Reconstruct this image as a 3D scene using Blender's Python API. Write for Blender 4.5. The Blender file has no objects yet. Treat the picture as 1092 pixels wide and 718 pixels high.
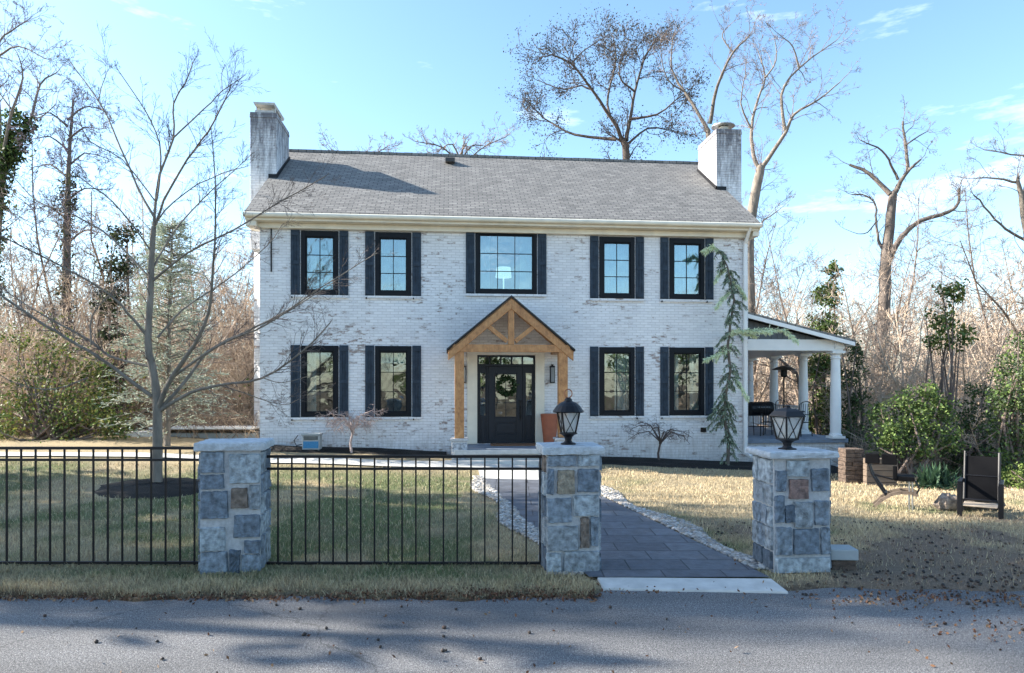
import bpy, math, random
import numpy as np
from mathutils import Vector, Matrix
R = math.radians
sc = bpy.context.scene
COL = sc.collection
random.seed(7); NR = np.random.default_rng(7)

# ------------------------------------------------------------------ helpers
F = 728.0; CAMZ = 2.0; HOR = 410.0
def P(px, py, Y):
    return Vector(((px-546)/F*Y, Y, CAMZ-(py-HOR)/F*Y))

class MB:
    def __init__(s): s.v=[]; s.f=[]; s.c=[]
    def face(s, pts, c=(1,1,1)):
        n=len(s.v); s.v+= [tuple(p) for p in pts]; s.f.append(tuple(range(n,n+len(pts)))); s.c.append(c)
    def box(s, x0,x1,y0,y1,z0,z1, c=(1,1,1), M=None):
        n=len(s.v)
        vs=[(x0,y0,z0),(x1,y0,z0),(x1,y1,z0),(x0,y1,z0),(x0,y0,z1),(x1,y0,z1),(x1,y1,z1),(x0,y1,z1)]
        if M is not None: vs=[tuple(M@Vector(p)) for p in vs]
        s.v+=vs
        for q in ((0,3,2,1),(4,5,6,7),(0,1,5,4),(1,2,6,5),(2,3,7,6),(3,0,4,7)):
            s.f.append(tuple(n+i for i in q)); s.c.append(c)
        return s
    def bar(s, a, b, w, h, c=(1,1,1), up=Vector((0,1,0))):
        """box beam from a to b; w across (perp to up), h along up"""
        a=Vector(a); b=Vector(b); d=(b-a).normalized()
        x=d.cross(up).normalized(); y=x.cross(d).normalized()
        n=len(s.v)
        for p in (a,b):
            for i,j in ((-1,-1),(1,-1),(1,1),(-1,1)):
                s.v.append(tuple(p+x*(i*w/2)+y*(j*h/2)))
        for q in ((0,3,2,1),(4,5,6,7),(0,1,5,4),(1,2,6,5),(2,3,7,6),(3,0,4,7)):
            s.f.append(tuple(n+i for i in q)); s.c.append(c)
        return s
    def prism(s, poly, y0, y1, c=(1,1,1)):
        """poly in (x,z), extruded along y"""
        n=len(s.v); k=len(poly)
        s.v+=[(x,y0,z) for x,z in poly]+[(x,y1,z) for x,z in poly]
        s.f.append(tuple(range(n,n+k))); s.c.append(c)
        s.f.append(tuple(range(n+2*k-1,n+k-1,-1))); s.c.append(c)
        for i in range(k):
            j=(i+1)%k; s.f.append((n+j,n+i,n+k+i,n+k+j)); s.c.append(c)
        return s
    def tube(s, pts, rad, n=6, c=(1,1,1), caps=True):
        k=len(pts); b=len(s.v)
        if not hasattr(rad,'__len__'): rad=[rad]*k
        ref=None
        for i in range(k):
            d=(pts[min(i+1,k-1)]-pts[max(i-1,0)])
            if d.length<1e-9: d=Vector((0,0,1))
            d.normalize()
            if ref is None:
                ref=Vector((1,0,0)) if abs(d.x)<.8 else Vector((0,1,0))
            x=(ref-d*ref.dot(d))
            if x.length<1e-4: x=d.orthogonal()
            x.normalize(); ref=x; y=d.cross(x)
            for j in range(n):
                a=2*math.pi*j/n
                s.v.append(tuple(pts[i]+x*(math.cos(a)*rad[i])+y*(math.sin(a)*rad[i])))
        for i in range(k-1):
            for j in range(n):
                j2=(j+1)%n
                s.f.append((b+i*n+j,b+i*n+j2,b+(i+1)*n+j2,b+(i+1)*n+j)); s.c.append(c)
        if caps:
            s.f.append(tuple(b+j for j in reversed(range(n)))); s.c.append(c)
            s.f.append(tuple(b+(k-1)*n+j for j in range(n))); s.c.append(c)
        return s
    def lathe(s, prof, n=20, o=(0,0,0), c=(1,1,1), a0=0.0):
        b=len(s.v); k=len(prof)
        for r,z in prof:
            for j in range(n):
                a=a0+2*math.pi*j/n; s.v.append((o[0]+r*math.cos(a),o[1]+r*math.sin(a),o[2]+z))
        for i in range(k-1):
            for j in range(n):
                j2=(j+1)%n
                s.f.append((b+i*n+j,b+i*n+j2,b+(i+1)*n+j2,b+(i+1)*n+j)); s.c.append(c)
        s.f.append(tuple(b+j for j in reversed(range(n)))); s.c.append(c)
        s.f.append(tuple(b+(k-1)*n+j for j in range(n))); s.c.append(c)
        return s
    def blob(s, o, r, c=(1,1,1), sx=1, sy=1, sz=1, jit=.15, n=6, m=4):
        b=len(s.v)
        for i in range(m+1):
            t=math.pi*i/m
            for j in range(n):
                a=2*math.pi*j/n; q=r*(1+random.uniform(-jit,jit))
                s.v.append((o[0]+q*sx*math.sin(t)*math.cos(a),o[1]+q*sy*math.sin(t)*math.sin(a),o[2]+q*sz*math.cos(t)))
        for i in range(m):
            for j in range(n):
                j2=(j+1)%n
                s.f.append((b+i*n+j,b+(i+1)*n+j,b+(i+1)*n+j2,b+i*n+j2)); s.c.append(c)
    def leaf(s, p, size, c, flat=False, asp=1.0):
        d=Vector((random.gauss(0,1),random.gauss(0,1),random.gauss(0,1 if not flat else .25))).normalized()
        e=d.orthogonal().normalized()
        e=Matrix.Rotation(random.uniform(0,6.28),3,d)@e
        g=d.cross(e)
        p=Vector(p)
        s.face((p-e*size*.5, p+g*size*.28*asp, p+e*size*.5, p-g*size*.28*asp), c)
    def build(s, name, m, parent=None, smooth=False, bevel=0):
        me=bpy.data.meshes.new(name); me.from_pydata(s.v,[],s.f)
        a=me.color_attributes.new('Col','FLOAT_COLOR','CORNER')
        cnt=np.array([len(f) for f in s.f]); cc=np.array([(c[0],c[1],c[2],1.0) for c in s.c],dtype=np.float32)
        a.data.foreach_set('color', np.repeat(cc,cnt,axis=0).ravel())
        me.materials.append(m)
        if smooth: me.polygons.foreach_set('use_smooth',[True]*len(s.f))
        me.update()
        o=bpy.data.objects.new(name,me); COL.objects.link(o)
        if parent: o.parent=parent
        if bevel:
            b=o.modifiers.new('bevel','BEVEL'); b.width=bevel; b.segments=2; b.limit_method='ANGLE'; b.angle_limit=R(40)
        return o
def np_mesh(name, V, Fc, C, m):
    """V (n,3), Fc (k,q) ints, C (k,3)"""
    me=bpy.data.meshes.new(name); k,q=Fc.shape
    me.vertices.add(len(V)); me.vertices.foreach_set('co',V.astype(np.float32).ravel())
    me.loops.add(k*q); me.loops.foreach_set('vertex_index',Fc.astype(np.int32).ravel())
    me.polygons.add(k); me.polygons.foreach_set('loop_start',np.arange(0,k*q,q,dtype=np.int32)); me.polygons.foreach_set('loop_total',np.full(k,q,dtype=np.int32))
    me.update(calc_edges=True)
    a=me.color_attributes.new('Col','FLOAT_COLOR','CORNER')
    cc=np.concatenate([C,np.ones((k,1))],axis=1).astype(np.float32)
    a.data.foreach_set('color',np.repeat(cc,q,axis=0).ravel())
    me.materials.append(m); me.validate()
    o=bpy.data.objects.new(name,me); COL.objects.link(o); return o
def tag(o,label=None,cat=None,group=None,kind=None):
    if label: o['label']=label
    if cat: o['category']=cat
    if group: o['group']=group
    if kind: o['kind']=kind
    return o
def thing(name,label,cat,loc=(0,0,0),rz=0,group=None):
    o=bpy.data.objects.new(name,None); COL.objects.link(o); o.empty_display_size=.2
    o.location=loc; o.rotation_euler=(0,0,rz); return tag(o,label,cat,group)
def dup(root, loc=None, rz=None, label=None, scale=None):
    r=root.copy(); COL.objects.link(r)
    if loc is not None: r.location=loc
    if rz is not None: r.rotation_euler=(0,0,rz)
    if label: r['label']=label
    if scale: r.scale=scale
    for ch in root.children:
        c=ch.copy(); COL.objects.link(c); c.parent=r
        for g in ch.children:
            d=g.copy(); COL.objects.link(d); d.parent=c
    return r
def part(ch, parent):
    c=ch.copy(); COL.objects.link(c); c.parent=parent
    for g in ch.children:
        d=g.copy(); COL.objects.link(d); d.parent=c
    return c

# ------------------------------------------------------------------ materials
def newmat(name):
    m=bpy.data.materials.new(name); m.use_nodes=True; nt=m.node_tree
    return m,nt,nt.nodes['Principled BSDF']
def N(nt,t,**kw):
    n=nt.nodes.new(t)
    for k,v in kw.items():
        if k in n.inputs: n.inputs[k].default_value=v
        else: setattr(n,k,v)
    return n
def lk(nt,a,b): nt.links.new(a,b)
def mixc(nt,fac,a,b,mode='MIX'):
    n=nt.nodes.new('ShaderNodeMix'); n.data_type='RGBA'; n.blend_type=mode
    for sock,val in ((n.inputs[0],fac),(n.inputs[6],a),(n.inputs[7],b)):
        if hasattr(val,'links'): lk(nt,val,sock)
        elif isinstance(val,(tuple,list)): sock.default_value=(*val,1) if len(val)==3 else val
        else: sock.default_value=val
    return n.outputs[2]
def ramp(nt,inp,stops):
    n=nt.nodes.new('ShaderNodeValToRGB'); e=n.color_ramp.elements
    while len(e)<len(stops): e.new(.5)
    for i,(p,c) in enumerate(stops):
        e[i].position=p; e[i].color=(*c,1) if len(c)==3 else c
    lk(nt,inp,n.inputs[0]); return n.outputs[0]
def g3(v): return (v,v,v)
def noise(nt,scale,detail=4,rough=.55,vec=None,stretch=None):
    n=N(nt,'ShaderNodeTexNoise'); n.inputs['Scale'].default_value=scale; n.inputs['Detail'].default_value=detail; n.inputs['Roughness'].default_value=rough
    if vec is None:
        tc=N(nt,'ShaderNodeTexCoord'); vec=tc.outputs['Object']
    if stretch:
        mp=N(nt,'ShaderNodeMapping'); mp.inputs['Scale'].default_value=stretch; lk(nt,vec,mp.inputs[0]); vec=mp.outputs[0]
    lk(nt,vec,n.inputs['Vector']); return n.outputs['Fac']
def bump(nt,h,bs,strength=.4,dist=.01):
    b=N(nt,'ShaderNodeBump'); b.inputs['Strength'].default_value=strength; b.inputs['Distance'].default_value=dist
    lk(nt,h,b.inputs['Height']); lk(nt,b.outputs[0],bs.inputs['Normal'])
def pm(name,col,rough=.6,var=.25,scale=12,metal=0,bmp=.2,bd=.004,attr=False,spec=.5,stretch=None,sub=0):
    m,nt,bs=newmat(name)
    f=noise(nt,scale,5,stretch=stretch)
    k=ramp(nt,f,[(.3,g3(1-var)),(.7,g3(1+var*.6))])
    base=col
    if attr:
        a=N(nt,'ShaderNodeAttribute'); a.attribute_name='Col'; base=mixc(nt,1.0,a.outputs['Color'],col,'MULTIPLY')
    c=mixc(nt,1.0,base,k,'MULTIPLY')
    lk(nt,c,bs.inputs['Base Color']); bs.inputs['Roughness'].default_value=rough; bs.inputs['Metallic'].default_value=metal
    bs.inputs['Specular IOR Level'].default_value=spec
    if bmp: bump(nt,noise(nt,scale*4,4,stretch=stretch),bs,bmp,bd)
    return m
def leafmat(name,rough=.6,trans=.25):
    m,nt,bs=newmat(name)
    a=N(nt,'ShaderNodeAttribute'); a.attribute_name='Col'
    lk(nt,a.outputs['Color'],bs.inputs['Base Color']); bs.inputs['Roughness'].default_value=rough
    bs.inputs['Specular IOR Level'].default_value=.25
    if trans:
        t=N(nt,'ShaderNodeBsdfTranslucent'); lk(nt,a.outputs['Color'],t.inputs[0])
        mx=N(nt,'ShaderNodeMixShader'); mx.inputs[0].default_value=trans
        lk(nt,bs.outputs[0],mx.inputs[1]); lk(nt,t.outputs[0],mx.inputs[2]); lk(nt,mx.outputs[0],nt.nodes['Material Output'].inputs[0])
    return m
M={}
def brickmat():
    m,nt,bs=newmat('painted_brick')
    tc=N(nt,'ShaderNodeTexCoord'); sx=N(nt,'ShaderNodeSeparateXYZ'); lk(nt,tc.outputs['Object'],sx.inputs[0])
    ad=N(nt,'ShaderNodeMath',operation='ADD'); lk(nt,sx.outputs[0],ad.inputs[0]); lk(nt,sx.outputs[1],ad.inputs[1])
    cb=N(nt,'ShaderNodeCombineXYZ'); lk(nt,ad.outputs[0],cb.inputs[0]); lk(nt,sx.outputs[2],cb.inputs[1])
    # wobble so courses are not ruler straight
    nz=N(nt,'ShaderNodeTexNoise'); nz.inputs['Scale'].default_value=3.0; nz.inputs['Detail'].default_value=3; lk(nt,cb.outputs[0],nz.inputs['Vector'])
    vs=N(nt,'ShaderNodeVectorMath',operation='SCALE'); lk(nt,nz.outputs['Color'],vs.inputs[0]); vs.inputs['Scale'].default_value=.03
    va=N(nt,'ShaderNodeVectorMath',operation='ADD'); lk(nt,cb.outputs[0],va.inputs[0]); lk(nt,vs.outputs[0],va.inputs[1])
    def brick(c1,c2,mo,ms=.008,bias=0.):
        b=N(nt,'ShaderNodeTexBrick'); lk(nt,va.outputs[0],b.inputs['Vector'])
        for k,v in (('Scale',1.0),('Mortar Size',ms),('Brick Width',.215),('Row Height',.073),('Mortar Smooth',.35),('Bias',bias)): b.inputs[k].default_value=v
        for k,v in (('Color1',c1),('Color2',c2),('Mortar',mo)): b.inputs[k].default_value=(*v,1)
        return b
    b1=brick((.84,.84,.85),(.73,.73,.745),(.64,.635,.64))
    rnd=brick((1,1,1),(0,0,0),(.25,.25,.25),bias=0)
    # worn patches: long low-frequency zones x fine spots x per brick randomness
    zone=noise(nt,.55,3,.6,va.outputs[0])
    spots=noise(nt,7,5,.7,va.outputs[0],stretch=(1,3.4,1))
    z2=ramp(nt,zone,[(.42,g3(.02)),(.68,g3(.20))])
    r2=ramp(nt,rnd.outputs[0],[(.0,g3(.17)),(.35,g3(0)),(1,g3(0))])
    s1=N(nt,'ShaderNodeMath',operation='ADD'); lk(nt,spots,s1.inputs[0]); lk(nt,z2,s1.inputs[1])
    s2=N(nt,'ShaderNodeMath',operation='ADD'); lk(nt,s1.outputs[0],s2.inputs[0]); lk(nt,r2,s2.inputs[1])
    mask=ramp(nt,s2.outputs[0],[(.72,g3(0)),(.82,g3(.9))])
    tone=noise(nt,14,4,.6,va.outputs[0])
    worn=ramp(nt,tone,[(.35,(.20,.15,.13)),(.7,(.40,.31,.27))])
    c=mixc(nt,mask,b1.outputs[0],worn)
    grime=ramp(nt,noise(nt,.9,4,.6,va.outputs[0],stretch=(1,.4,1)),[(.35,g3(.92)),(.65,g3(1))])
    c=mixc(nt,1.0,c,grime,'MULTIPLY')
    dn=noise(nt,5,5,.7,va.outputs[0],stretch=(3,.35,1)); zr=N(nt,'ShaderNodeMapRange'); lk(nt,sx.outputs[2],zr.inputs[0]); zr.inputs[1].default_value=1.3; zr.inputs[2].default_value=-.2; zr.inputs[3].default_value=-.28; zr.inputs[4].default_value=.22
    sa=N(nt,'ShaderNodeMath',operation='ADD'); lk(nt,dn,sa.inputs[0]); lk(nt,zr.outputs[0],sa.inputs[1]); sk=ramp(nt,sa.outputs[0],[(.42,g3(0)),(.8,g3(.55))])
    c=mixc(nt,sk,c,(.34,.30,.26))
    lk(nt,c,bs.inputs['Base Color']); bs.inputs['Roughness'].default_value=.75
    h=N(nt,'ShaderNodeMath',operation='MULTIPLY_ADD'); lk(nt,spots,h.inputs[0]); h.inputs[1].default_value=.5; 
    inv=N(nt,'ShaderNodeMath',operation='SUBTRACT'); inv.inputs[0].default_value=1; lk(nt,b1.outputs['Fac'],inv.inputs[1]); lk(nt,inv.outputs[0],h.inputs[2])
    bump(nt,h.outputs[0],bs,.8,.012)
    return m
M['brick']=brickmat()
def chimbrick():
    m=M['brick'].copy(); m.name='stained_painted_brick'; nt=m.node_tree; bs=nt.nodes['Principled BSDF']
    src=bs.inputs['Base Color'].links[0].from_socket
    tc=N(nt,'ShaderNodeTexCoord'); sx=N(nt,'ShaderNodeSeparateXYZ'); lk(nt,tc.outputs['Object'],sx.inputs[0])
    mr=N(nt,'ShaderNodeMapRange'); lk(nt,sx.outputs[2],mr.inputs[0]); mr.inputs[1].default_value=7.8; mr.inputs[2].default_value=9.9; mr.inputs[3].default_value=.0; mr.inputs[4].default_value=.36
    n=noise(nt,3.5,6,.7,stretch=(3,3,.5))
    a=N(nt,'ShaderNodeMath',operation='ADD'); lk(nt,mr.outputs[0],a.inputs[0]); lk(nt,n,a.inputs[1])
    k=ramp(nt,a.outputs[0],[(.52,g3(0)),(.86,g3(.88))])
    lk(nt,mixc(nt,k,src,(.09,.085,.10)),bs.inputs['Base Color'])
    return m
M['chimney_brick']=chimbrick()
def slatemat():
    m,nt,bs=newmat('slate_shingle')
    tc=N(nt,'ShaderNodeTexCoord'); sx=N(nt,'ShaderNodeSeparateXYZ'); lk(nt,tc.outputs['Object'],sx.inputs[0])
    my=N(nt,'ShaderNodeMath',operation='MULTIPLY'); lk(nt,sx.outputs[1],my.inputs[0]); my.inputs[1].default_value=1.2
    cb=N(nt,'ShaderNodeCombineXYZ'); lk(nt,sx.outputs[0],cb.inputs[0]); lk(nt,my.outputs[0],cb.inputs[1])
    nz=N(nt,'ShaderNodeTexNoise'); nz.inputs['Scale'].default_value=4; lk(nt,cb.outputs[0],nz.inputs['Vector'])
    vs=N(nt,'ShaderNodeVectorMath',operation='SCALE'); lk(nt,nz.outputs['Color'],vs.inputs[0]); vs.inputs['Scale'].default_value=.05
    va=N(nt,'ShaderNodeVectorMath',operation='ADD'); lk(nt,cb.outputs[0],va.inputs[0]); lk(nt,vs.outputs[0],va.inputs[1])
    b=N(nt,'ShaderNodeTexBrick'); lk(nt,va.outputs[0],b.inputs['Vector'])
    for k,v in (('Scale',1.0),('Mortar Size',.012),('Brick Width',.24),('Row Height',.135),('Mortar Smooth',.2),('Bias',0)): b.inputs[k].default_value=v
    b.inputs['Color1'].default_value=(.235,.225,.21,1); b.inputs['Color2'].default_value=(.155,.15,.142,1); b.inputs['Mortar'].default_value=(.06,.06,.06,1)
    st=ramp(nt,noise(nt,2.2,6,.65,va.outputs[0],stretch=(.7,1.6,1)),[(.3,g3(.72)),(.7,g3(1.15))])
    li=ramp(nt,noise(nt,9,5,.7,va.outputs[0]),[(.62,g3(0)),(.75,g3(.5))])
    c=mixc(nt,1.0,b.outputs[0],st,'MULTIPLY'); c=mixc(nt,li,c,(.42,.41,.38))
    lk(nt,c,bs.inputs['Base Color']); bs.inputs['Roughness'].default_value=.75
    sw=N(nt,'ShaderNodeMath',operation='MULTIPLY'); lk(nt,b.outputs['Fac'],sw.inputs[0]); sw.inputs[1].default_value=-1
    h=N(nt,'ShaderNodeMath',operation='ADD'); lk(nt,sw.outputs[0],h.inputs[0]); lk(nt,b.outputs['Color'],h.inputs[1])
    bump(nt,h.outputs[0],bs,.9,.02)
    return m
M['slate']=slatemat()
def asphalt():
    m,nt,bs=newmat('asphalt')
    fine=noise(nt,110,3,.8); med=noise(nt,38,4,.7); big=noise(nt,.8,6,.7,stretch=(.35,1.2,1))
    c=ramp(nt,fine,[(.38,(.03,.03,.034)),(.5,(.135,.135,.14)),(.62,(.42,.41,.40))])
    b2=ramp(nt,big,[(.3,g3(.6)),(.7,g3(1.2))]); m2=ramp(nt,med,[(.35,g3(.6)),(.65,g3(1.3))])
    c=mixc(nt,1.0,c,b2,'MULTIPLY'); c=mixc(nt,1.0,c,m2,'MULTIPLY')
    vo=N(nt,'ShaderNodeTexVoronoi',feature='DISTANCE_TO_EDGE'); vo.inputs['Scale'].default_value=.22
    tc=N(nt,'ShaderNodeTexCoord'); nz=N(nt,'ShaderNodeTexNoise'); nz.inputs['Scale'].default_value=2.5; nz.inputs['Detail'].default_value=6; lk(nt,tc.outputs['Object'],nz.inputs['Vector'])
    vs=N(nt,'ShaderNodeVectorMath',operation='SCALE'); lk(nt,nz.outputs['Color'],vs.inputs[0]); vs.inputs['Scale'].default_value=.6
    va=N(nt,'ShaderNodeVectorMath',operation='ADD'); lk(nt,tc.outputs['Object'],va.inputs[0]); lk(nt,vs.outputs[0],va.inputs[1]); lk(nt,va.outputs[0],vo.inputs['Vector'])
    cr=ramp(nt,vo.outputs['Distance'],[(.0,g3(.35)),(.004,g3(1))])
    c=mixc(nt,cr,(.035,.035,.035),c)
    lk(nt,c,bs.inputs['Base Color']); bs.inputs['Roughness'].default_value=.85
    bump(nt,fine,bs,.9,.012)
    return m
M['asphalt']=asphalt()
def groundmat():
    m,nt,bs=newmat('lawn_soil')
    a=N(nt,'ShaderNodeAttribute'); a.attribute_name='Col'
    k=ramp(nt,noise(nt,30,5,.7),[(.3,g3(.62)),(.7,g3(1.25))])
    k2=ramp(nt,noise(nt,160,3,.7),[(.3,g3(.65)),(.7,g3(1.3))])
    c=mixc(nt,1.0,a.outputs['Color'],k,'MULTIPLY'); c=mixc(nt,1.0,c,k2,'MULTIPLY')
    lk(nt,c,bs.inputs['Base Color']); bs.inputs['Roughness'].default_value=.95; bs.inputs['Specular IOR Level'].default_value=.1
    bump(nt,noise(nt,60,5,.7),bs,1,.03)
    return m
M['ground']=groundmat()
def pathmat():
    m,nt,bs=newmat('stamped_slate_path')
    tc=N(nt,'ShaderNodeTexCoord')
    b=N(nt,'ShaderNodeTexBrick'); lk(nt,tc.outputs['Object'],b.inputs['Vector'])
    for k,v in (('Scale',1.0),('Mortar Size',.009),('Brick Width',.62),('Row Height',.42),('Mortar Smooth',.3)): b.inputs[k].default_value=v
    b.inputs['Color1'].default_value=(.11,.12,.14,1); b.inputs['Color2'].default_value=(.07,.077,.095,1); b.inputs['Mortar'].default_value=(.025,.028,.035,1)
    n1=noise(nt,7,6,.7); k=ramp(nt,n1,[(.3,g3(.65)),(.7,g3(1.4))])
    lk(nt,mixc(nt,1.0,b.outputs[0],k,'MULTIPLY'),bs.inputs['Base Color']); bs.inputs['Roughness'].default_value=.55
    h=N(nt,'ShaderNodeMath',operation='MULTIPLY_ADD'); lk(nt,b.outputs['Fac'],h.inputs[0]); h.inputs[1].default_value=-1; lk(nt,n1,h.inputs[2])
    bump(nt,h.outputs[0],bs,.8,.012)
    return m
M['path']=pathmat()
def woodmat():
    m,nt,bs=newmat('stained_cedar')
    n=noise(nt,6,6,.7,stretch=(1,1,1)); n2=noise(nt,45,4,.6,stretch=(1,1,.15))
    c=ramp(nt,n,[(.28,(.22,.095,.035)),(.5,(.42,.20,.075)),(.75,(.55,.31,.13))])
    c=mixc(nt,1.0,c,ramp(nt,n2,[(.3,g3(.75)),(.7,g3(1.15))]),'MULTIPLY')
    lk(nt,c,bs.inputs['Base Color']); bs.inputs['Roughness'].default_value=.5; bump(nt,n2,bs,.3,.004)
    return m
M['wood']=woodmat()
def glassmat(name,tint,refl):
    m,nt,bs=newmat(name); nt.nodes.remove(bs)
    t=N(nt,'ShaderNodeBsdfTransparent'); t.inputs[0].default_value=(*tint,1)
    g=N(nt,'ShaderNodeBsdfGlossy'); g.inputs['Roughness'].default_value=.015; g.inputs[0].default_value=(.9,.97,1,1)
    n=noise(nt,1.6,2); bm=N(nt,'ShaderNodeBump'); bm.inputs['Strength'].default_value=.25; bm.inputs['Distance'].default_value=.03; lk(nt,n,bm.inputs['Height']); lk(nt,bm.outputs[0],g.inputs['Normal'])
    fr=N(nt,'ShaderNodeFresnel'); fr.inputs[0].default_value=1.5
    ad=N(nt,'ShaderNodeMath',operation='ADD'); lk(nt,fr.outputs[0],ad.inputs[0]); ad.inputs[1].default_value=refl
    mx=N(nt,'ShaderNodeMixShader'); lk(nt,ad.outputs[0],mx.inputs[0]); lk(nt,t.outputs[0],mx.inputs[1]); lk(nt,g.outputs[0],mx.inputs[2])
    lk(nt,mx.outputs[0],nt.nodes['Material Output'].inputs[0]); return m
M['glass']=glassmat('window_glass',(.85,.9,.9),.10)
M['glass_up']=glassmat('sky_tinted_window_glass',(.60,.80,.84),.20)  # teal tint stands in for the sky reflected in the upper panes
M['lantern_glass']=glassmat('lantern_glass',(.95,.97,.98),.08)
def frost():
    m=M['lantern_glass']; nt=m.node_tree; out=nt.nodes['Material Output']; src=out.inputs[0].links[0].from_socket
    d=N(nt,'ShaderNodeBsdfDiffuse'); d.inputs[0].default_value=(.75,.78,.8,1); t=N(nt,'ShaderNodeBsdfTranslucent'); t.inputs[0].default_value=(.8,.82,.84,1)
    a=N(nt,'ShaderNodeMixShader'); a.inputs[0].default_value=.5; lk(nt,d.outputs[0],a.inputs[1]); lk(nt,t.outputs[0],a.inputs[2])
    b=N(nt,'ShaderNodeMixShader'); b.inputs[0].default_value=.42; lk(nt,src,b.inputs[1]); lk(nt,a.outputs[0],b.inputs[2]); lk(nt,b.outputs[0],out.inputs[0])
frost()
M['white']=pm('white_paint',(.80,.80,.79),.5,.06,3,bmp=.05)
M['cream']=pm('cream_trim',(.74,.68,.56),.5,.12,3,bmp=.05)
M['black']=pm('black_metal',(.006,.006,.008),.45,.2,20,bmp=.05,spec=.3)
M['frame']=pm('window_frame_black',(.005,.007,.011),.5,.1,8,bmp=.03,spec=.2)
M['shutter']=pm('slate_blue_shutter',(.034,.050,.072),.6,.35,9,bmp=.3,spec=.2)
M['door']=pm('charcoal_door_paint',(.014,.017,.024),.42,.15,5,bmp=.05,spec=.3)
M['stone']=pm('cut_stone',(1,1,1),.8,.6,15,bmp=1,bd=.02,attr=True)
M['mortar']=pm('mortar',(.44,.45,.46),.9,.2,30,bmp=1,bd=.01)
M['capstone']=pm('cap_stone',(.43,.47,.50),.75,.3,14,bmp=1,bd=.012)
M['concrete']=pm('concrete',(.50,.49,.46),.85,.18,6,bmp=.4,bd=.005)
M['bluestone']=pm('porch_slab',(.20,.24,.30),.7,.25,6,bmp=.3)
M['siding']=pm('grey_board_siding',(.085,.10,.115),.6,.2,6,bmp=.2)
M['bark']=pm('bark',(1,1,1),.9,.4,9,bmp=1,bd=.02,attr=True,stretch=(1,1,.25))
M['leaf']=leafmat('leaves')
M['needle']=leafmat('needles',.7,.15)
M['grassm']=leafmat('grass_blades',.8,.2)
M['mulch']=pm('dark_mulch',(.013,.011,.010),.95,.5,50,bmp=1,bd=.04)
M['rock']=pm('river_rock',(1,1,1),.7,.2,20,bmp=.2,attr=True)
M['terracotta']=pm('terracotta',(.36,.11,.055),.6,.15,6,bmp=.1)
M['interior']=pm('interior_plaster',(.30,.27,.22),.8,.1,3,bmp=0)
M['curtain']=pm('curtain_cloth',(.72,.74,.72),.9,.08,4,bmp=0)
M['blind']=pm('sky_teal_blind',(.50,.62,.60),.9,.06,4,bmp=0)  # cloth coloured teal to give upper panes the look of reflected sky
M['lampshade']=pm('lit_lampshade',(.8,.78,.7),.8,.05,3,bmp=0)
_b=M['lampshade'].node_tree.nodes['Principled BSDF']; _b.inputs['Emission Color'].default_value=(1,.95,.82,1); _b.inputs['Emission Strength'].default_value=.35
M['copper']=pm('copper_ring',(.35,.14,.07),.4,.2,10,metal=.7,bmp=0)
M['candle']=pm('candle_wax',(.75,.70,.58),.5,.05,5,bmp=0)
M['mat']=pm('coir_mat',(.20,.10,.05),.95,.3,40,bmp=.5)
M['bronze']=pm('bronze_light',(.035,.028,.022),.4,.2,10,bmp=0)
M['darkroof']=pm('canopy_roofing',(.02,.02,.022),.7,.2,20,bmp=.2)
M['timber']=pm('weathered_timber',(.16,.12,.09),.9,.4,8,bmp=.6,bd=.01,stretch=(.3,1,3))
M['ledge']=pm('brown_stone',(.12,.085,.065),.9,.6,9,bmp=1,bd=.02,stretch=(1,1,2.5))
M['grey_plastic']=pm('grey_plastic',(.33,.36,.37),.6,.1,8,bmp=.05)
M['blue_panel']=pm('blue_panel',(.04,.22,.42),.5,.2,30,bmp=0)
M['steel']=pm('dull_steel',(.40,.40,.39),.4,.2,10,metal=.8,bmp=0)
M['darkmesh']=pm('black_sling_mesh',(.005,.005,.006),.8,.3,60,bmp=.2,spec=.1)
M['cushion']=pm('tan_board',(.42,.34,.26),.8,.2,9,bmp=.1)
M['litter']=leafmat('dry_leaf',.8,.1)

# ------------------------------------------------------------------ terrain
def sm(a,b,x):
    t=np.clip((x-a)/(b-a),0,1); return t*t*(3-2*t)
def roadedge(X):
    X=np.asarray(X,dtype=float)
    return 6.33+.05*np.sin(X*2.3)+.035*np.sin(X*6.1+1)+.02*np.sin(X*17)*sm(.9,.7,X)+ .27*sm(.72,.92,X)+.12*sm(4,7,X)
def gz(X,Y):
    X=np.asarray(X,dtype=float); Y=np.asarray(Y,dtype=float)
    Xc=np.clip(X,-10,11)
    base=sm(7.5,18,Y)*(.03-.047*Xc)
    e=roadedge(X)
    lip=sm(-.03,.10,Y-e)*.075-.05
    path=0
    far=-sm(24,60,Y)*1.5
    und=.015*np.sin(X*1.7+Y*.6)*np.sin(Y*1.3)*sm(7,9,Y)
    return base+lip+far+und
def G(x,y): return float(gz(x,y))
def vn(x,y,s,seed=0):
    """cheap value noise, vectorised"""
    x=np.asarray(x)/s+seed*17.3; y=np.asarray(y)/s+seed*9.7
    xi=np.floor(x); yi=np.floor(y); fx=x-xi; fy=y-yi
    h=lambda a,b: np.modf(np.abs(np.sin(a*127.1+b*311.7+seed)*43758.5453))[0]
    fx=fx*fx*(3-2*fx); fy=fy*fy*(3-2*fy)
    return (h(xi,yi)*(1-fx)+h(xi+1,yi)*fx)*(1-fy)+(h(xi,yi+1)*(1-fx)+h(xi+1,yi+1)*fx)*fy
def fbm(x,y,s,seed=0): return .5*vn(x,y,s,seed)+.3*vn(x,y,s/2.1,seed+1)+.2*vn(x,y,s/4.7,seed+2)
TAN=np.array([.52,.42,.265]); GRN=np.array([.13,.18,.075]); SOIL=np.array([.20,.155,.115]); GREY=np.array([.28,.215,.16])
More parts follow.
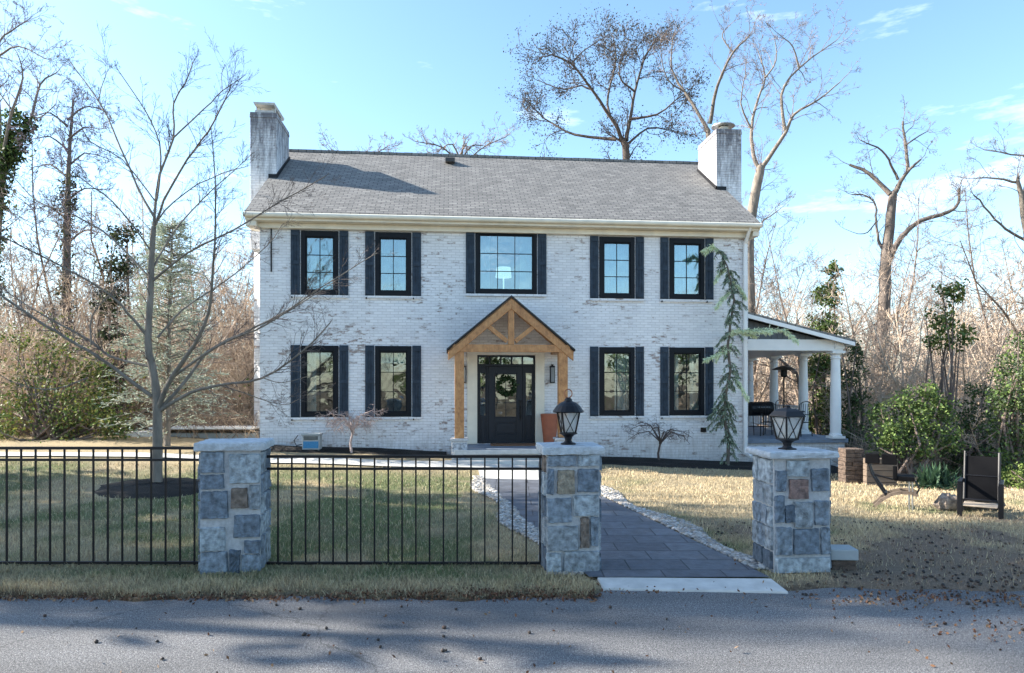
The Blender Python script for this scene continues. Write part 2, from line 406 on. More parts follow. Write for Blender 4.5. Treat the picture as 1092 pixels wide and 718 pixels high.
def lawncol(X,Y):
    """intrinsic lawn colour: dormant tan with green patches, bare gravelly soil right of the gate"""
    g=sm(.40,.60,fbm(X,Y,1.9,3)+.20*sm(3,-3,X)+.07*sm(12.5,9.5,Y)*sm(1,-1,X)-.17)
    g=g*sm(15.5,13.5,Y)*.85
    g=g*(1-.75*sm(7.05,6.7,Y))
    nearfence=np.exp(-((Y-7.1)/.22)**2)*sm(1,0,X)*.8
    g=np.clip(np.maximum(g,nearfence*fbm(X,Y,.5,8)*1.6),0,1)
    c=TAN*(1-g[...,None])+GRN*g[...,None]
    de=Y-roadedge(X); ed=np.clip(np.exp(-((de-.02)/.11)**2)*1.1*fbm(X,Y*.4,.6,9)*1.5,0,.9)[...,None]; c=c*(1-ed)+np.array([.10,.07,.05])*ed
    pt=sm(.52,.66,fbm(X,Y,.8,21))[...,None]*.35; c=c*(1-pt)+np.array([.36,.30,.21])*pt
    s=sm(.42,.62,fbm(X,Y,1.1,5)+.35*sm(10.5,7.5,Y)*sm(2.5,4,X)-.12)*sm(2.3,3.2,X)*sm(12,9,Y)
    c=c*(1-s[...,None])+GREY*s[...,None]
    return c,s
xs=np.concatenate([np.linspace(-180,-14,30)[:-1],np.linspace(-14,14,225),np.linspace(14,180,30)[1:]])
ys=np.concatenate([np.linspace(-120,4,20)[:-1],np.linspace(4,8,70),np.linspace(8,20,110)[1:],np.linspace(20,60,40)[1:],np.linspace(60,320,24)[1:]])
XX,YY=np.meshgrid(xs,ys); ZZ=gz(XX,YY)
V=np.stack([XX.ravel(),YY.ravel(),ZZ.ravel()],1); nx=len(xs); ny=len(ys)
ii=np.arange((nx-1)*(ny-1)); r=ii//(nx-1); q=ii%(nx-1); a=r*nx+q
Fc=np.stack([a,a+1,a+nx+1,a+nx],1)
cx=V[Fc].mean(1); lc,_=lawncol(cx[:,0],cx[:,1])
wood=sm(18.5,21,cx[:,1]+.0*cx[:,0]); wood=np.where(cx[:,0]>7,sm(15.5,17.5,cx[:,1]),wood); wood=np.maximum(wood,sm(0,-4,cx[:,1]))
lc=lc*.8; lc=lc*(1-wood[:,None])+np.array([.13,.10,.07])*wood[:,None]
ground=np_mesh('ground',V,Fc,lc,M['ground']); ground.data.polygons.foreach_set('use_smooth',[True]*len(ground.data.polygons))
tag(ground,kind='structure')
# road sheet
mb=MB(); xr=np.linspace(-80,80,900); e=roadedge(xr)+.04
for i in range(len(xr)-1):
    mb.face(((xr[i],-3,0),(xr[i+1],-3,0),(xr[i+1],e[i+1],0),(xr[i],e[i],0)))
tag(mb.build('road',M['asphalt']),kind='structure')

# stamped path : local frame along its length
pn=Vector((.78,6.88,0)); pf=Vector((-.62,13.9,0)); wv=1.82
def path_obj():
    mb=MB(); n=26; side=Vector((1,0,0))
    for i in range(n):
        for k in range(6):
            q=[]
            for (di,dk) in ((0,0),(0,1),(1,1),(1,0)):
                p=pn.lerp(pf,(i+di)/n)+side*(wv*(k+dk)/6); q.append((p.x,p.y,max(G(p.x,p.y),0.0)+.035))
            mb.face(q)
    return mb.build('path',M['path'])
tag(path_obj(),kind='structure')
# pale concrete walk along the house front, from the steps leftwards
hs,hc=math.sin(R(5.3)),math.cos(R(5.3))
def H(u,v,z=0): return Vector((u*hc-v*hs, 18.4+u*hs+v*hc, z))
mb=MB()
def sheet(mb,uv0,uv1,nu,nv,dz):
    for i in range(nu):
        for k in range(nv):
            q=[]
            for di,dk in ((0,0),(1,0),(1,1),(0,1)):
                p=H(uv0[0]+(uv1[0]-uv0[0])*(i+di)/nu, uv0[1]+(uv1[1]-uv0[1])*(k+dk)/nv); q.append((p.x,p.y,G(p.x,p.y)+dz))
            mb.face(q)
sheet(mb,(-13,-2.55),(-6.0,-2.0),24,3,.03); sheet(mb,(-6.0,-2.9),(-1.05,-1.9),20,4,.03)
sheet(mb,(-1.05,-4.65),(1.15,-1.9),8,8,.03)
tag(mb.build('pavement',M['concrete']),kind='structure')
# apron kerb between path and road
mb=MB(); a0=P(637,617,7.02); 
kx0,kx1=.88,2.62
mb.v+=[(kx0,6.62,-.05),(2.66,6.50,-.05),(2.60,6.86,-.05),(kx0-.02,6.90,-.05),(kx0,6.64,.022),(2.64,6.53,.022),(2.60,6.85,.055),(kx0-.02,6.90,.055)]
mb.f+=[(4,5,6,7),(0,1,5,4),(1,2,6,5),(2,3,7,6),(3,0,4,7)]; mb.c+=[(1,1,1)]*5
tag(mb.build('kerb',M['concrete'],bevel=.01),kind='structure')
# mulch beds
def bed(name,pts,h,parent=None):
    """mounded bed from polygon centre fan"""
    mb=MB(); c=sum((Vector((p[0],p[1],0)) for p in pts),Vector())/len(pts); rings=5
    k=len(pts)
    base=len(mb.v)
    for r_ in range(rings+1):
        t=r_/rings
        for p in pts:
            q=c.lerp(Vector((p[0],p[1],0)),t)
            z=G(q.x,q.y)+h*(1-t**3)-.015*(t>.99)+random.uniform(-.012,.012)
            mb.v.append((q.x+random.uniform(-.02,.02),q.y+random.uniform(-.02,.02),z))
    for r_ in range(rings):
        for i in range(k):
            j=(i+1)%k; mb.f.append((r_*k+i,(r_+1)*k+i,(r_+1)*k+j,r_*k+j)); mb.c.append((1,1,1))
    return mb.build(name,M['mulch'],smooth=True)
tx,ty=P(168,527,12.2).x,12.2
tag(bed('mulch_ring',[(tx+ .05+1.1*math.cos(t)*(1+.1*math.sin(3*t)),ty-.1+.95*math.sin(t)) for t in np.linspace(0,6.28,33)[:-1]],.10),kind='structure')
def strip_bed(name,u0,u1,v0,h):
    mb=MB(); nu=60; nv=6
    for i in range(nu):
        for k in range(nv):
            q=[]
            for di,dk in ((0,0),(1,0),(1,1),(0,1)):
                u=u0+(u1-u0)*(i+di)/nu; s=(k+dk)/nv; v=v0*(1+.12*math.sin(u*1.9)+.05*math.sin(u*7))*(1-s)-.02*s
                p=H(u,v); rr=math.sin((i+di)*12.9+(k+dk)*78.2)*.02
                q.append((p.x,p.y,G(p.x,p.y)+h*min(1,s*2.5)+rr*(0<s<1)-.01*(s==0)))
            mb.face(q)
    return tag(mb.build(name,M['mulch'],smooth=True),kind='structure')
strip_bed('mulch_bed',-6.7,-1.75,-.8,.08); strip_bed('mulch_bed',1.75,9.0,-1.25,.10)
# ------------------------------------------------------------------ house (local frame: x along the facade, y into the house)
def U(px,v=0.):
    t=(px-546)/F; return (t*(18.4+v*hc)+v*hs)/(hc-t*hs)
def Zp(py,px,v=0.):
    return CAMZ-(py-HOR)/F*(18.4+U(px,v)*hs+v*hc)
house=thing('house','two storey white painted brick house with slate roof, dark shutters and two chimneys','house',(0,18.4,0),R(5.3))
UL,UR=-6.60,6.60; HT=6.18; HD=8.6
UPZ0=(Zp(316,340)+Zp(318,657)+Zp(318.5,732))/3; UPZ1=(Zp(247.5,340)+Zp(252.5,657)+Zp(253.5,732))/3
LOZ0=(Zp(445,340)+Zp(443.5,657)+Zp(443,732))/3; LOZ1=(Zp(368,340)+Zp(370.5,657)+Zp(371,732))/3
wins=[]
for a_,b_ in ((321,361),(400,438.7),(639,676.7),(713.7,751)):
    wins.append((U(a_),U(b_),UPZ0,UPZ1,'up')); wins.append((U(a_),U(b_),LOZ0,LOZ1,'lo'))
wins.append((U(507),U(572.6),Zp(313.5,540),Zp(247,540),'big'))
FLOOR=Zp(473,540)
dx0,dx1=U(508.7),U(570.8); dz0,dz1=FLOOR,Zp(378.5,540)
holes=[(w[0],w[1],w[2],w[3]) for w in wins]+[(dx0,dx1,dz0,dz1)]
mb=MB()
xs_=sorted(set([UL,UR]+[h[0] for h in holes]+[h[1] for h in holes])); zs_=sorted(set([-.7,HT]+[h[2] for h in holes]+[h[3] for h in holes]))
for i in range(len(xs_)-1):
    for k in range(len(zs_)-1):
        cx_=(xs_[i]+xs_[i+1])/2; cz_=(zs_[k]+zs_[k+1])/2
        if any(h[0]<cx_<h[1] and h[2]<cz_<h[3] for h in holes): continue
        x0,x1,z0,z1=xs_[i],xs_[i+1],zs_[k],zs_[k+1]
        mb.face(((x0,0,z0),(x1,0,z0),(x1,0,z1),(x0,0,z1)))
for h in holes:
    x0,x1,z0,z1=h; d=.22
    mb.face(((x0,0,z0),(x0,0,z1),(x0,d,z1),(x0,d,z0))); mb.face(((x1,0,z0),(x1,d,z0),(x1,d,z1),(x1,0,z1)))
    mb.face(((x0,0,z0),(x0,d,z0),(x1,d,z0),(x1,0,z0))); mb.face(((x0,0,z1),(x1,0,z1),(x1,d,z1),(x0,d,z1)))
RP=.667; EZ=6.42; EV=-.40; RV=4.3; RZ=EZ+RP*(RV-EV)
for x,sgn in ((UL,1),(UR,-1)):
    p=[(x,0,-.7),(x,HD,-.7),(x,HD,HT),(x,RV,RZ-.18),(x,0,HT)]
    mb.face(p if sgn<0 else p[::-1])
mb.face(((UL,HD,-.7),(UL,HD,HT),(UR,HD,HT),(UR,HD,-.7)))
mb.build('wall',M['brick'],house)
# interior rooms seen through the panes
mb=MB()
for (za,zb) in ((.35,3.15),(3.32,6.1)):
    mb.face(((UL+.1,3.4,za),(UR-.1,3.4,za),(UR-.1,3.4,zb),(UL+.1,3.4,zb)))
    mb.face(((UL+.1,.23,za),(UR-.1,.23,za),(UR-.1,3.4,za),(UL+.1,3.4,za))); mb.face(((UL+.1,.23,zb),(UL+.1,3.4,zb),(UR-.1,3.4,zb),(UR-.1,.23,zb)))
    for x in (UL+.1,-3.6,-1.6,1.6,UR-.1): mb.face(((x,.23,za),(x,3.4,za),(x,3.4,zb),(x,.23,zb)))
mb.build('interior_wall',M['interior'],house)
# roof
mb=MB(); RL,RR=UL-.27,UR+.17; th=.10
def slab(y0,z0,y1,z1):
    mb.v+=[]; 
    n=len(mb.v)
    mb.v+=[(RL,y0,z0),(RR,y0,z0),(RR,y1,z1),(RL,y1,z1),(RL,y0,z0-th),(RR,y0,z0-th),(RR,y1,z1-th),(RL,y1,z1-th)]
    for q in ((0,1,2,3),(7,6,5,4),(4,5,1,0),(5,6,2,1),(6,7,3,2),(7,4,0,3)): mb.f.append(tuple(n+i for i in q)); mb.c.append((1,1,1))
slab(EV,EZ,RV,RZ); slab(2*RV-EV,EZ,RV+.001,RZ)
roof=mb.build('roof',M['slate'],house)
mb=MB(); 
for k in range(44):
    x0=RL+(RR-RL)*k/44; mb.box(x0+.004,x0+(RR-RL)/44-.004,RV-.13,RV+.13,RZ-.075,RZ+.006+random.uniform(-.004,.004))
mb.build('ridge_tile',M['slate'],roof)
# gutter, fascia, soffit, cornice
mb=MB(); mb.tube([Vector((RL-.02,EV-.03,EZ-.095)),Vector((RR+.02,EV-.03,EZ-.095))],.065,10); mb.build('gutter',M['cream'],house,smooth=False)
mb=MB(); mb.box(RL,RR,EV+.03,EV+.07,EZ-.22,EZ-.105); mb.box(RL,RR,EV+.07,-.0,EZ-.222,EZ-.20)
mb.box(UL-.04,UR+.04,-.12,-.003,EZ-.36,EZ-.224)
for s_,x in ((-1,UL),(1,UR)):
    xa,xb=(RL,UL-.003) if s_<0 else (UR+.003,RR)
    mb.box(xa,xb,EV+.071,.35,EZ-.36,EZ-.223)
mb.build('cornice',M['cream'],house,bevel=.008)
for x in (RL-.005,RR-.045):
    for ya,yb in ((EV,RV),(2*RV-EV,RV)):
        mb=MB(); mb.bar((x+.025,ya,EZ-.16),(x+.025,yb,RZ-.16),.045,.14,up=Vector((0,0,1))); mb.build('rake_board',M['cream'],house)
# downspout
du=U(793.5)
mb=MB(); mb.box(du-.045,du+.045,-.11,-.012,.05,5.9); mb.bar((du,EV,EZ-.12),(du,-.06,5.88),.08,.07,up=Vector((0,0,1)))
for z in (1.2,3.2,5.0): mb.box(du-.06,du+.06,-.115,-.008,z,z+.04)
mb.bar((du,-.06,.10),(du+.05,-.36,.02),.09,.07,up=Vector((0,0,1)))
mb.build('downspout',M['white'],house,bevel=.008)
# vents and small pipe on roof
mb=MB(); vx,vv=U(480,3.6),3.55; mb.box(vx-.15,vx+.15,vv-.2,vv+.15,EZ+RP*(vv-EV)+.0,EZ+RP*(vv-EV)+.12); mb.build('roof_vent',M['slate'],roof)
# chimneys
def chimney(u0,u1,ztop,side):
    v0,v1=1.95,3.5
    mb=MB()
    # shaft as a stack of rows so the silhouette stays slightly uneven
    if side<0:
        # exterior stack up to the eaves; chamfered front corner added to catch sun
        ch=.40
        poly=[(u1,v0+.0),(u1,v1),(u0,v1),(u0,v0+ch),(u0+.42,v0)]
        for (za,zb) in ((-.6,5.9),):
            n=len(mb.v); k=len(poly)
            mb.v+=[(x,y,za) for x,y in poly]+[(x,y,zb) for x,y in poly]
            for i in range(k):
                j=(i+1)%k; mb.f.append((n+j,n+i,n+k+i,n+k+j)); mb.c.append((1,1,1))
            mb.f.append(tuple(range(n+k,n+2*k))); mb.c.append((1,1,1))
        mb.box(u0+.002,u1-.002,v0+.002,v1-.002,5.901,ztop)
    else:
        mb.box(u0,u1,v0,v1,-.6,ztop)
    mb.box(u0-.012,u1+.012,v0-.012,v1+.012,ztop-.14,ztop-.05)
    mb.box(u0-.004,u1+.004,v0-.004,v1+.004,ztop-.048,ztop+.02)
    c=mb.build('chimney',M['chimney_brick'],house,bevel=.012)
    mb=MB(); cx,cy=(u0+u1)/2,(v0+v1)/2
    if side<0:
        for sx_ in (-.22,.22):
            for sy_ in (-.35,.35): mb.box(cx+sx_-.05,cx+sx_+.05,cy+sy_-.15,cy+sy_-.05,ztop+.101,ztop+.26)
        mb.box(cx-.25,cx+.25,v0+.06,v1-.1,ztop+.021,ztop+.10); mb.prism([(cx-.30,ztop+.33),(cx+.30,ztop+.33),(cx+.27,ztop+.262),(cx-.27,ztop+.262)],v0+.05,cy+.5)
        mb.build('chimney_cap',M['concrete'],c)
    else:
        mb.lathe([(.30,0),(.22,.09),(.16,.12),(.16,.2)],16,(cx,cy-.32,ztop+.021)); mb.build('chimney_crown',M['concrete'],c)
        mb=MB(); mb.lathe([(.05,.2),(.36,.21),(.36,.235),(.16,.31),(.04,.33)],20,(cx,cy-.32,ztop+.04)); mb.build('chimney_cap',M['steel'],c,smooth=False)
    mb=MB(); zz=lambda y: EZ+RP*(y-EV)
    xa=u1-.03 if side<0 else u0+.03
    mb.bar((xa+.05*(-side),v0-.04,zz(v0)+.03),(xa+.05*(-side),v1,zz(v1)+.03),.03,.10,up=Vector((0,0,1)))
    mb.box(min(u0,u1) if side>0 else RL,(RR if side>0 else u1+.04),v0-.06,v0-.004,zz(v0)-.05,zz(v0)+.07)
    mb.build('flashing',M['black'],c)
cl0,cl1=U(266.5,1.95),U(295,1.95); cr0,cr1=U(764,1.95),U(790.8,1.95)
chimney(cl0,cl1,9.83,-1); chimney(cr0,cr1,9.83,1)
# windows
def bars_rect(mb,x0,x1,z0,z1,y0,y1,w,wt=None):
    wt=wt or w
    mb.box(x0,x0+w,y0,y1,z0,z1); mb.box(x1-w,x1,y0,y1,z0,z1); mb.box(x0+w,x1-w,y0,y1,z0,z0+w); mb.box(x0+w,x1-w,y0,y1,z1-wt,z1)
for k,(x0,x1,z0,z1,kind) in enumerate(wins):
    mb=MB(); fw=.115 if kind!='big' else .10
    bars_rect(mb,x0+.003,x1-.003,z0+.003,z1-.003,-.035,.08,fw,.15 if kind!='big' else .09)
    bars_rect(mb,x0+fw+.0,x1-fw-.0,z0+fw+.0,z1-(.15 if kind!='big' else .09),.0,.05,.035)
    w=mb.build('window',M['frame'],house,bevel=.006)
    gx0,gx1,gz0,gz1=x0+fw+.03,x1-fw-.03,z0+fw+.03,z1-(.15 if kind!='big' else .09)-.03
    mb=MB(); mb.box(gx0-.01,gx1+.01,.028,.036,gz0-.01,gz1+.01); mb.build('pane',M['glass' if kind=='lo' else 'glass_up'],w)
    mb=MB(); nc=3 if kind=='big' else 2
    for i in range(1,nc):
        x=gx0+(gx1-gx0)*i/nc; mb.box(x-.009,x+.009,.014,.027,gz0,gz1)
    for i in (1,2):
        z=gz0+(gz1-gz0)*i/3; mb.box(gx0,gx1,.011,.0265,z-.009,z+.009)
    mb.build('glazing_bar',M['frame'],w)
    mb=MB()
    mb.box(x0-.26,x1+.26,-.05,-.003,z0-.075,z0-.01); mb.build('sill',M['brick'],w)
    # curtains behind the pane
    def drape(xa,xb,za,zb,y=.30,mat='curtain'):
        mb=MB(); n=26
        for i in range(n):
            q=lambda j: (xa+(xb-xa)*j/n, y+.03*math.sin(j*1.9+k)+.012*math.sin(j*4.1))
            a_,b_=q(i),q(i+1); mb.face(((a_[0],a_[1],za),(b_[0],b_[1],za),(b_[0],b_[1],zb),(a_[0],a_[1],zb)))
        mb.build('curtain',M[mat],w,smooth=True)
    W=x1-x0
    if kind=='up':
        if k==2:
            drape(x0,x0+.38*W,z0,z1,.32); drape(x0+.62*W,x1,z0,z1,.32)
        else: drape(x0,x1,z0,z1,.26,'blind')
    elif kind=='big':
        drape(x0,x0+.25*W,z0,z1,.5); drape(x1-.25*W,x1,z0,z1,.5)
        mb=MB(); mb.lathe([(.02,.75),(.02,.25),(.05,.25)],10,(U(537,1.0),1.0,Zp(312,537,1.0)-.3)); mb.lathe([(.23,0),(.20,.28)],18,(U(537,1.0),1.0,Zp(296,537,1.0))); mb.build('table_lamp',M['lampshade'],w)
    else:
        if k==1: drape(x0,x0+.35*W,z0,z1); drape(x0+.84*W,x1,z0,z1)
        elif k==3: drape(x0,x1,z1-.45,z1,.28,'blind')
        elif k==5: drape(x0+.50*W,x1,z0,z1)
        else: drape(x0,x0+.36*W,z0,z1); drape(x0+.70*W,x1,z0,z1)
    # shutters, a pair
    sw=.232; sh0,sh1=z0-.02,z1+.01
    for s_ in (-1,1):
        xa=x0-.025-sw if s_<0 else x1+.025; xb=xa+sw
        mb=MB(); mb.box(xa,xb,-.028,-.004,sh0,sh1)
        for i in range(3):
            mb.box(xa+.006+i*sw/3+.004,xa+(i+1)*sw/3-.004,-.040,-.0285,sh0+.01,sh1-.01)
        for z in ((sh0+.05),(sh0+sh1)/2-.05,sh1-.15): mb.box(xa+.012,xb-.012,-.060,-.0405,z,z+.10)
        mb.box((xa+xb)/2-.012,(xa+xb)/2+.012,-.052,-.0405,sh0+.30,sh1-.30)
        s=mb.build('shutter',M['shutter'],house,bevel=.004)
        if random.random()<.5:
            mb=MB(); mb.box(xa-.03*s_*0+.02,xa+.05,-.075,-.004,sh0-.07,sh0-.03); mb.build('shutter_dog',M['black'],s)
# brick lintel wear lines / little hooks, vents
mb=MB()
for px,py in ((291,300),):
    pass
mb.box(U(289.5)-.015,U(289.5)+.015,-.04,-.003,Zp(290,290),Zp(243,290)); mb.build('wire_bracket',M['black'],house)
mb=MB()
for px in (508,563,572): mb.box(U(px)-.015,U(px)+.015,-.045,-.003,Zp(246,px),Zp(239,px))
mb.build('camera_mount',M['black'],house)
mb=MB(); mb.box(U(747),U(753),-.02,-.003,Zp(461,750),Zp(456,750)); mb.build('foundation_vent',M['black'],house)

# ---- entrance: trim, sidelights, transom, door
mb=MB(); tx0,tx1,tz1=U(498.2),U(580.3),Zp(373.5,540)
mb.box(tx0,dx0+.004,-.07,-.003,FLOOR,tz1); mb.box(dx1-.004,tx1,-.07,-.003,FLOOR,tz1); mb.box(dx0+.004,dx1-.004,-.07,-.003,dz1-.01,tz1)
mb.build('door_trim',M['cream'],house,bevel=.006)
mb=MB(); bars_rect(mb,dx0+.005,dx1-.005,dz0+.01,dz1-.012,.0,.10,.045)
trz=Zp(389.5,540)-.0; mb.box(dx0+.05,dx1-.05,.0,.10,trz-.03,trz+.03)
sl0,sl1=U(520),U(558.5)
mb.box(sl0-.02,sl0+.02,.0,.10,dz0+.05,trz-.03); mb.box(sl1-.02,sl1+.02,.0,.10,dz0+.05,trz-.03)
for i in range(1,5):
    x=dx0+.05+(dx1-dx0-.1)*i/5; mb.box(x-.022,x+.022,.01,.07,trz+.03,dz1-.055)
fr=mb.build('door_frame',M['door'],house,bevel=.005)
mb=MB(); mb.box(dx0+.05,dx1-.05,.045,.053,trz+.03,dz1-.055); mb.build('transom_pane',M['glass'],fr)
for xa,xb in ((dx0+.05,sl0-.02),(sl1+.02,dx1-.05)):
    mb=MB(); g0,g1=Zp(443,540),Zp(398,540)
    mb.box(xa,xa+.045,.03,.07,dz0+.05,trz-.03); mb.box(xb-.045,xb,.03,.07,dz0+.05,trz-.03)
    mb.box(xa+.045,xb-.045,.03,.07,dz0+.05,g0); mb.box(xa+.045,xb-.045,.03,.07,g1,trz-.03)
    mb.box(xa+.07,xb-.07,.018,.029,dz0+.12,g0-.08)
    sl=mb.build('sidelight',M['door'],house,bevel=.005)
    mb=MB(); mb.box(xa+.045,xb-.045,.048,.054,g0,g1); mb.build('sidelight_pane',M['glass'],sl)
    mb=MB(); 
    for i in (1,2): z=g0+(g1-g0)*i/3; mb.box(xa+.046,xb-.046,.035,.046,z-.008,z+.008)
    mb.build('glazing_bar',M['door'],sl)
mb=MB(); xa,xb=sl0+.022,sl1-.022; g0,g1=Zp(445,540),Zp(399,540); gx0,gx1=U(528),U(551)
mb.box(xa,gx0,.03,.075,dz0+.05,trz-.032); mb.box(gx1,xb,.03,.075,dz0+.05,trz-.032); mb.box(gx0,gx1,.03,.075,dz0+.05,g0); mb.box(gx0,gx1,.03,.075,g1,trz-.032)
bars_rect(mb,gx0-.02,gx1+.02,g0-.02,g1+.02,.012,.029,.03)
p0,p1=Zp(464,540),Zp(450,540); bars_rect(mb,gx0-.01,gx1+.01,p0,p1,.015,.029,.025); mb.box(gx0+.045,gx1-.045,.012,.029,p0+.05,p1-.05)
door=mb.build('door',M['door'],house,bevel=.006)
mb=MB(); mb.box(gx0,gx1,.05,.056,g0,g1); mb.build('door_glass',M['glass'],door)
mb=MB(); x=(gx0+gx1)/2; mb.box(x-.008,x+.008,.036,.048,g0,g1)
for i in (1,2): z=g0+(g1-g0)*i/3; mb.box(gx0,gx1,.034,.0475,z-.008,z+.008)
mb.build('glazing_bar',M['door'],door)
hx=U(555); mb=MB(); mb.box(hx-.025,hx+.025,.01,.029,Zp(449,555),Zp(427,555)); mb.tube([Vector((hx,.01,Zp(446,555))),Vector((hx,-.04,Zp(444,555))),Vector((hx,-.04,Zp(436,555))),Vector((hx,.01,Zp(434,555)))],.012,8)
mb.lathe([(.028,0),(.03,.05),(.01,.055)],12,(hx,0,Zp(429,555)));
mb.build('door_handle',M['black'],door)
# porch floor + step
mb=MB(); fy=-1.62; f0,f1=-1.55,1.55
mb.box(f0,f1,fy,-.003,FLOOR-.10,FLOOR-.01); mb.build('porch_slab',M['bluestone'],house,bevel=.01)
mb=MB(); mb.box(f0-.02,f1+.02,fy-.06,fy-.002,FLOOR-.125,FLOOR-.008); mb.box(f0,f1,fy+.03,-.003,-.3,FLOOR-.101)
mb.box(f0-.25,f1+.25,fy-.45,fy-.062,-.3,FLOOR-.25); mb.build('step',M['concrete'],house,bevel=.012)
# canopy
CV=-1.5
apx=U(545.3,CV); apz=Zp(315,545,CV); exL,exR=U(477.5,CV),U(612,CV); ez=(Zp(371,478,CV)+Zp(372,612,CV))/2
hw=(exR-exL)/2; cxm=(exL+exR)/2; apx=cxm
mb=MB(); t_=.05
for s_ in (-1,1):
    pr=[(apx,apz+.0),(apx+s_*(hw+.03),ez-.02),(apx+s_*(hw+.03),ez-.02-t_),(apx,apz-t_)]
    if s_>0: pr=pr[::-1]
    mb.prism(pr,CV-.05,-.004)
can=mb.build('canopy_roof',M['darkroof'],house)
mb=MB()
for s_ in (-1,1):
    pr=[(apx,apz-t_-.003),(apx+s_*hw,ez-.02-t_-.003),(apx+s_*hw,ez-.02-t_-.03),(apx,apz-t_-.03)]
    if s_>0: pr=pr[::-1]
    mb.prism(pr,CV+.01,-.006)
mb.build('canopy_ceiling',M['wood'],can)
mb=MB(); sl_=(apz-ez)/hw; rw=.20
def rafter(mb,y0,y1,drop=.0):
    for s_ in (-1,1):
        pr=[(apx,apz-t_-.034-drop),(apx+s_*(hw-.01),ez-.02-t_-.034-drop),(apx+s_*(hw-.01),ez-.02-t_-.034-rw-drop),(apx+s_*.001,apz-t_-.034-rw*1.25-drop)]
        if s_>0: pr=pr[::-1]
        mb.prism(pr,y0,y1)
rafter(mb,CV-.02,CV+.13); mb.build('rafter',M['wood'],can,bevel=.006)
bz1=Zp(367.5,546,CV); bz0=Zp(375.5,546,CV); pL=U(490,CV); pR=U(600.8,CV)
mb=MB(); mb.box(pL-.17,pR+.17,CV+.0,CV+.14,bz0,bz1); mb.build('tie_beam',M['wood'],can,bevel=.006)
mb=MB(); mb.box(apx-.075,apx+.075,CV+.01,CV+.12,bz1+.002,apz-t_-.24); mb.build('king_post',M['wood'],can,bevel=.005)
for s_ in (-1,1):
    mb=MB(); mb.bar((apx+s_*.10,CV+.065,bz1+.08),(apx+s_*.58,CV+.065,apz-.29-sl_*.58+.02),.11,.10,up=Vector((0,1,0))); mb.build('brace',M['wood'],can,bevel=.005)
for x in (pL,pR):
    mb=MB(); mb.box(x-.115,x+.115,CV+.012,CV+.236,FLOOR+.26,bz0-.002); mb.build('post',M['wood'],can,bevel=.008)
    mb=MB(); mb.box(x-.10,x+.10,CV+.15,-.02,bz0+.0,bz1-.02); mb.build('side_beam',M['wood'],can,bevel=.006)
    mb=MB(); b0=-.25; mb.box(x-.19,x+.19,CV-.10,CV+.30,b0,FLOOR+.20); mb.box(x-.215,x+.215,CV-.125,CV+.325,FLOOR+.202,FLOOR+.258)
    mb.build('stone_base',M['mortar'],can,bevel=.01)
    mb=MB()
    for r_ in range(4):
        for cc in range(2):
            o_=.06*(r_%2)
            x0=x-.185+cc*(.19+o_*.4); x1=x0+.17+o_*.4*(1-cc)-o_*.3*cc
            z0=-.22+r_*.2; mb.box(x0,min(x1,x+.185),CV-.118,CV-.099,z0,z0+.18,c=random.choice([(.32,.35,.40),(.42,.45,.49),(.50,.52,.55)]))
    mb.build('base_stone',M['stone'],can,bevel=.008)
# wall lanterns beside the door
for px in (588.5,494):
    x=U(px); z0=Zp(408,px); z1=Zp(391.5,px)
    mb=MB(); mb.box(x-.05,x+.05,-.02,-.003,z0+.02,z1-.02); 
    bars_rect(mb,x-.06,x+.06,z0,z1,-.14,-.13,.015); bars_rect(mb,x-.06,x+.06,z0,z1,-.03,-.02,.015)
    mb.box(x-.065,x+.065,-.145,-.02,z1-.0,z1+.03); mb.box(x-.065,x+.065,-.145,-.02,z0-.015,z0); mb.box(x-.03,x+.03,-.11,-.05,z1+.03,z1+.07)
    w=mb.build('wall_lantern',M['black'],house)
    mb=MB(); mb.box(x-.045,x+.045,-.127,-.033,z0+.003,z1-.003); mb.build('lamp_glass',M['lantern_glass'],w)
# ---- side porch on the right
PV0=.30; PV1=6.4
pu0=UR+.003; pu1=U(907,PV0); cu=U(891,PV0+.15)
fz=Zp(468,890,PV0)
mb=MB(); mb.box(pu0,cu+.22,PV0+.06,PV1,-1.2,fz-.12); mb.build('porch_base',M['brick'],house)
mb=MB(); mb.box(pu0,cu+.30,PV0,PV1,fz-.118,fz); mb.build('side_porch_floor',M['bluestone'],house,bevel=.01)
rz0=Zp(333,798,PV0-.1); rz1=Zp(363,906,PV0-.1)
mb=MB(); mb.prism([(pu0,rz0),(pu0,rz0-.06),(pu1,rz1-.06),(pu1,rz1)],PV0-.25,PV1+.3)
pr=mb.build('side_porch_roof',M['slate'],house)
mb=MB(); mb.prism([(pu0,rz0-.062),(pu0,rz0-.17),(pu1-.02,rz1-.17),(pu1-.02,rz1-.062)],PV0-.26,PV0-.20); 
mb.box(pu1-.05,pu1-.02,PV0-.195,PV1+.3,rz1-.17,rz1-.075)
mb.prism([(cu-.1,rz1-.05+.0),(cu+.17,rz1-.1),(cu+.17,Zp(372,890,PV0)),(cu-.1,Zp(372,890,PV0))],PV0-.02,PV0+.02)
mb.build('roof_fascia',M['white'],pr)
bb=Zp(374,850,PV0); bt=Zp(362,850,PV0)
mb=MB(); mb.box(pu0,cu+.16,PV0+.03,PV0+.27,bb,bt); mb.box(cu-.12,cu+.14,PV0+.272,PV1-.3,bb,bt+.05); mb.box(pu0,cu+.16,PV1-.298,PV1-.1,bb,bt)
mb.build('porch_beam',M['white'],pr,bevel=.01)
mb=MB(); k_=(rz1-rz0)/(pu1-pu0)
zt=lambda u: rz0-.175+k_*(u-pu0)
n=16
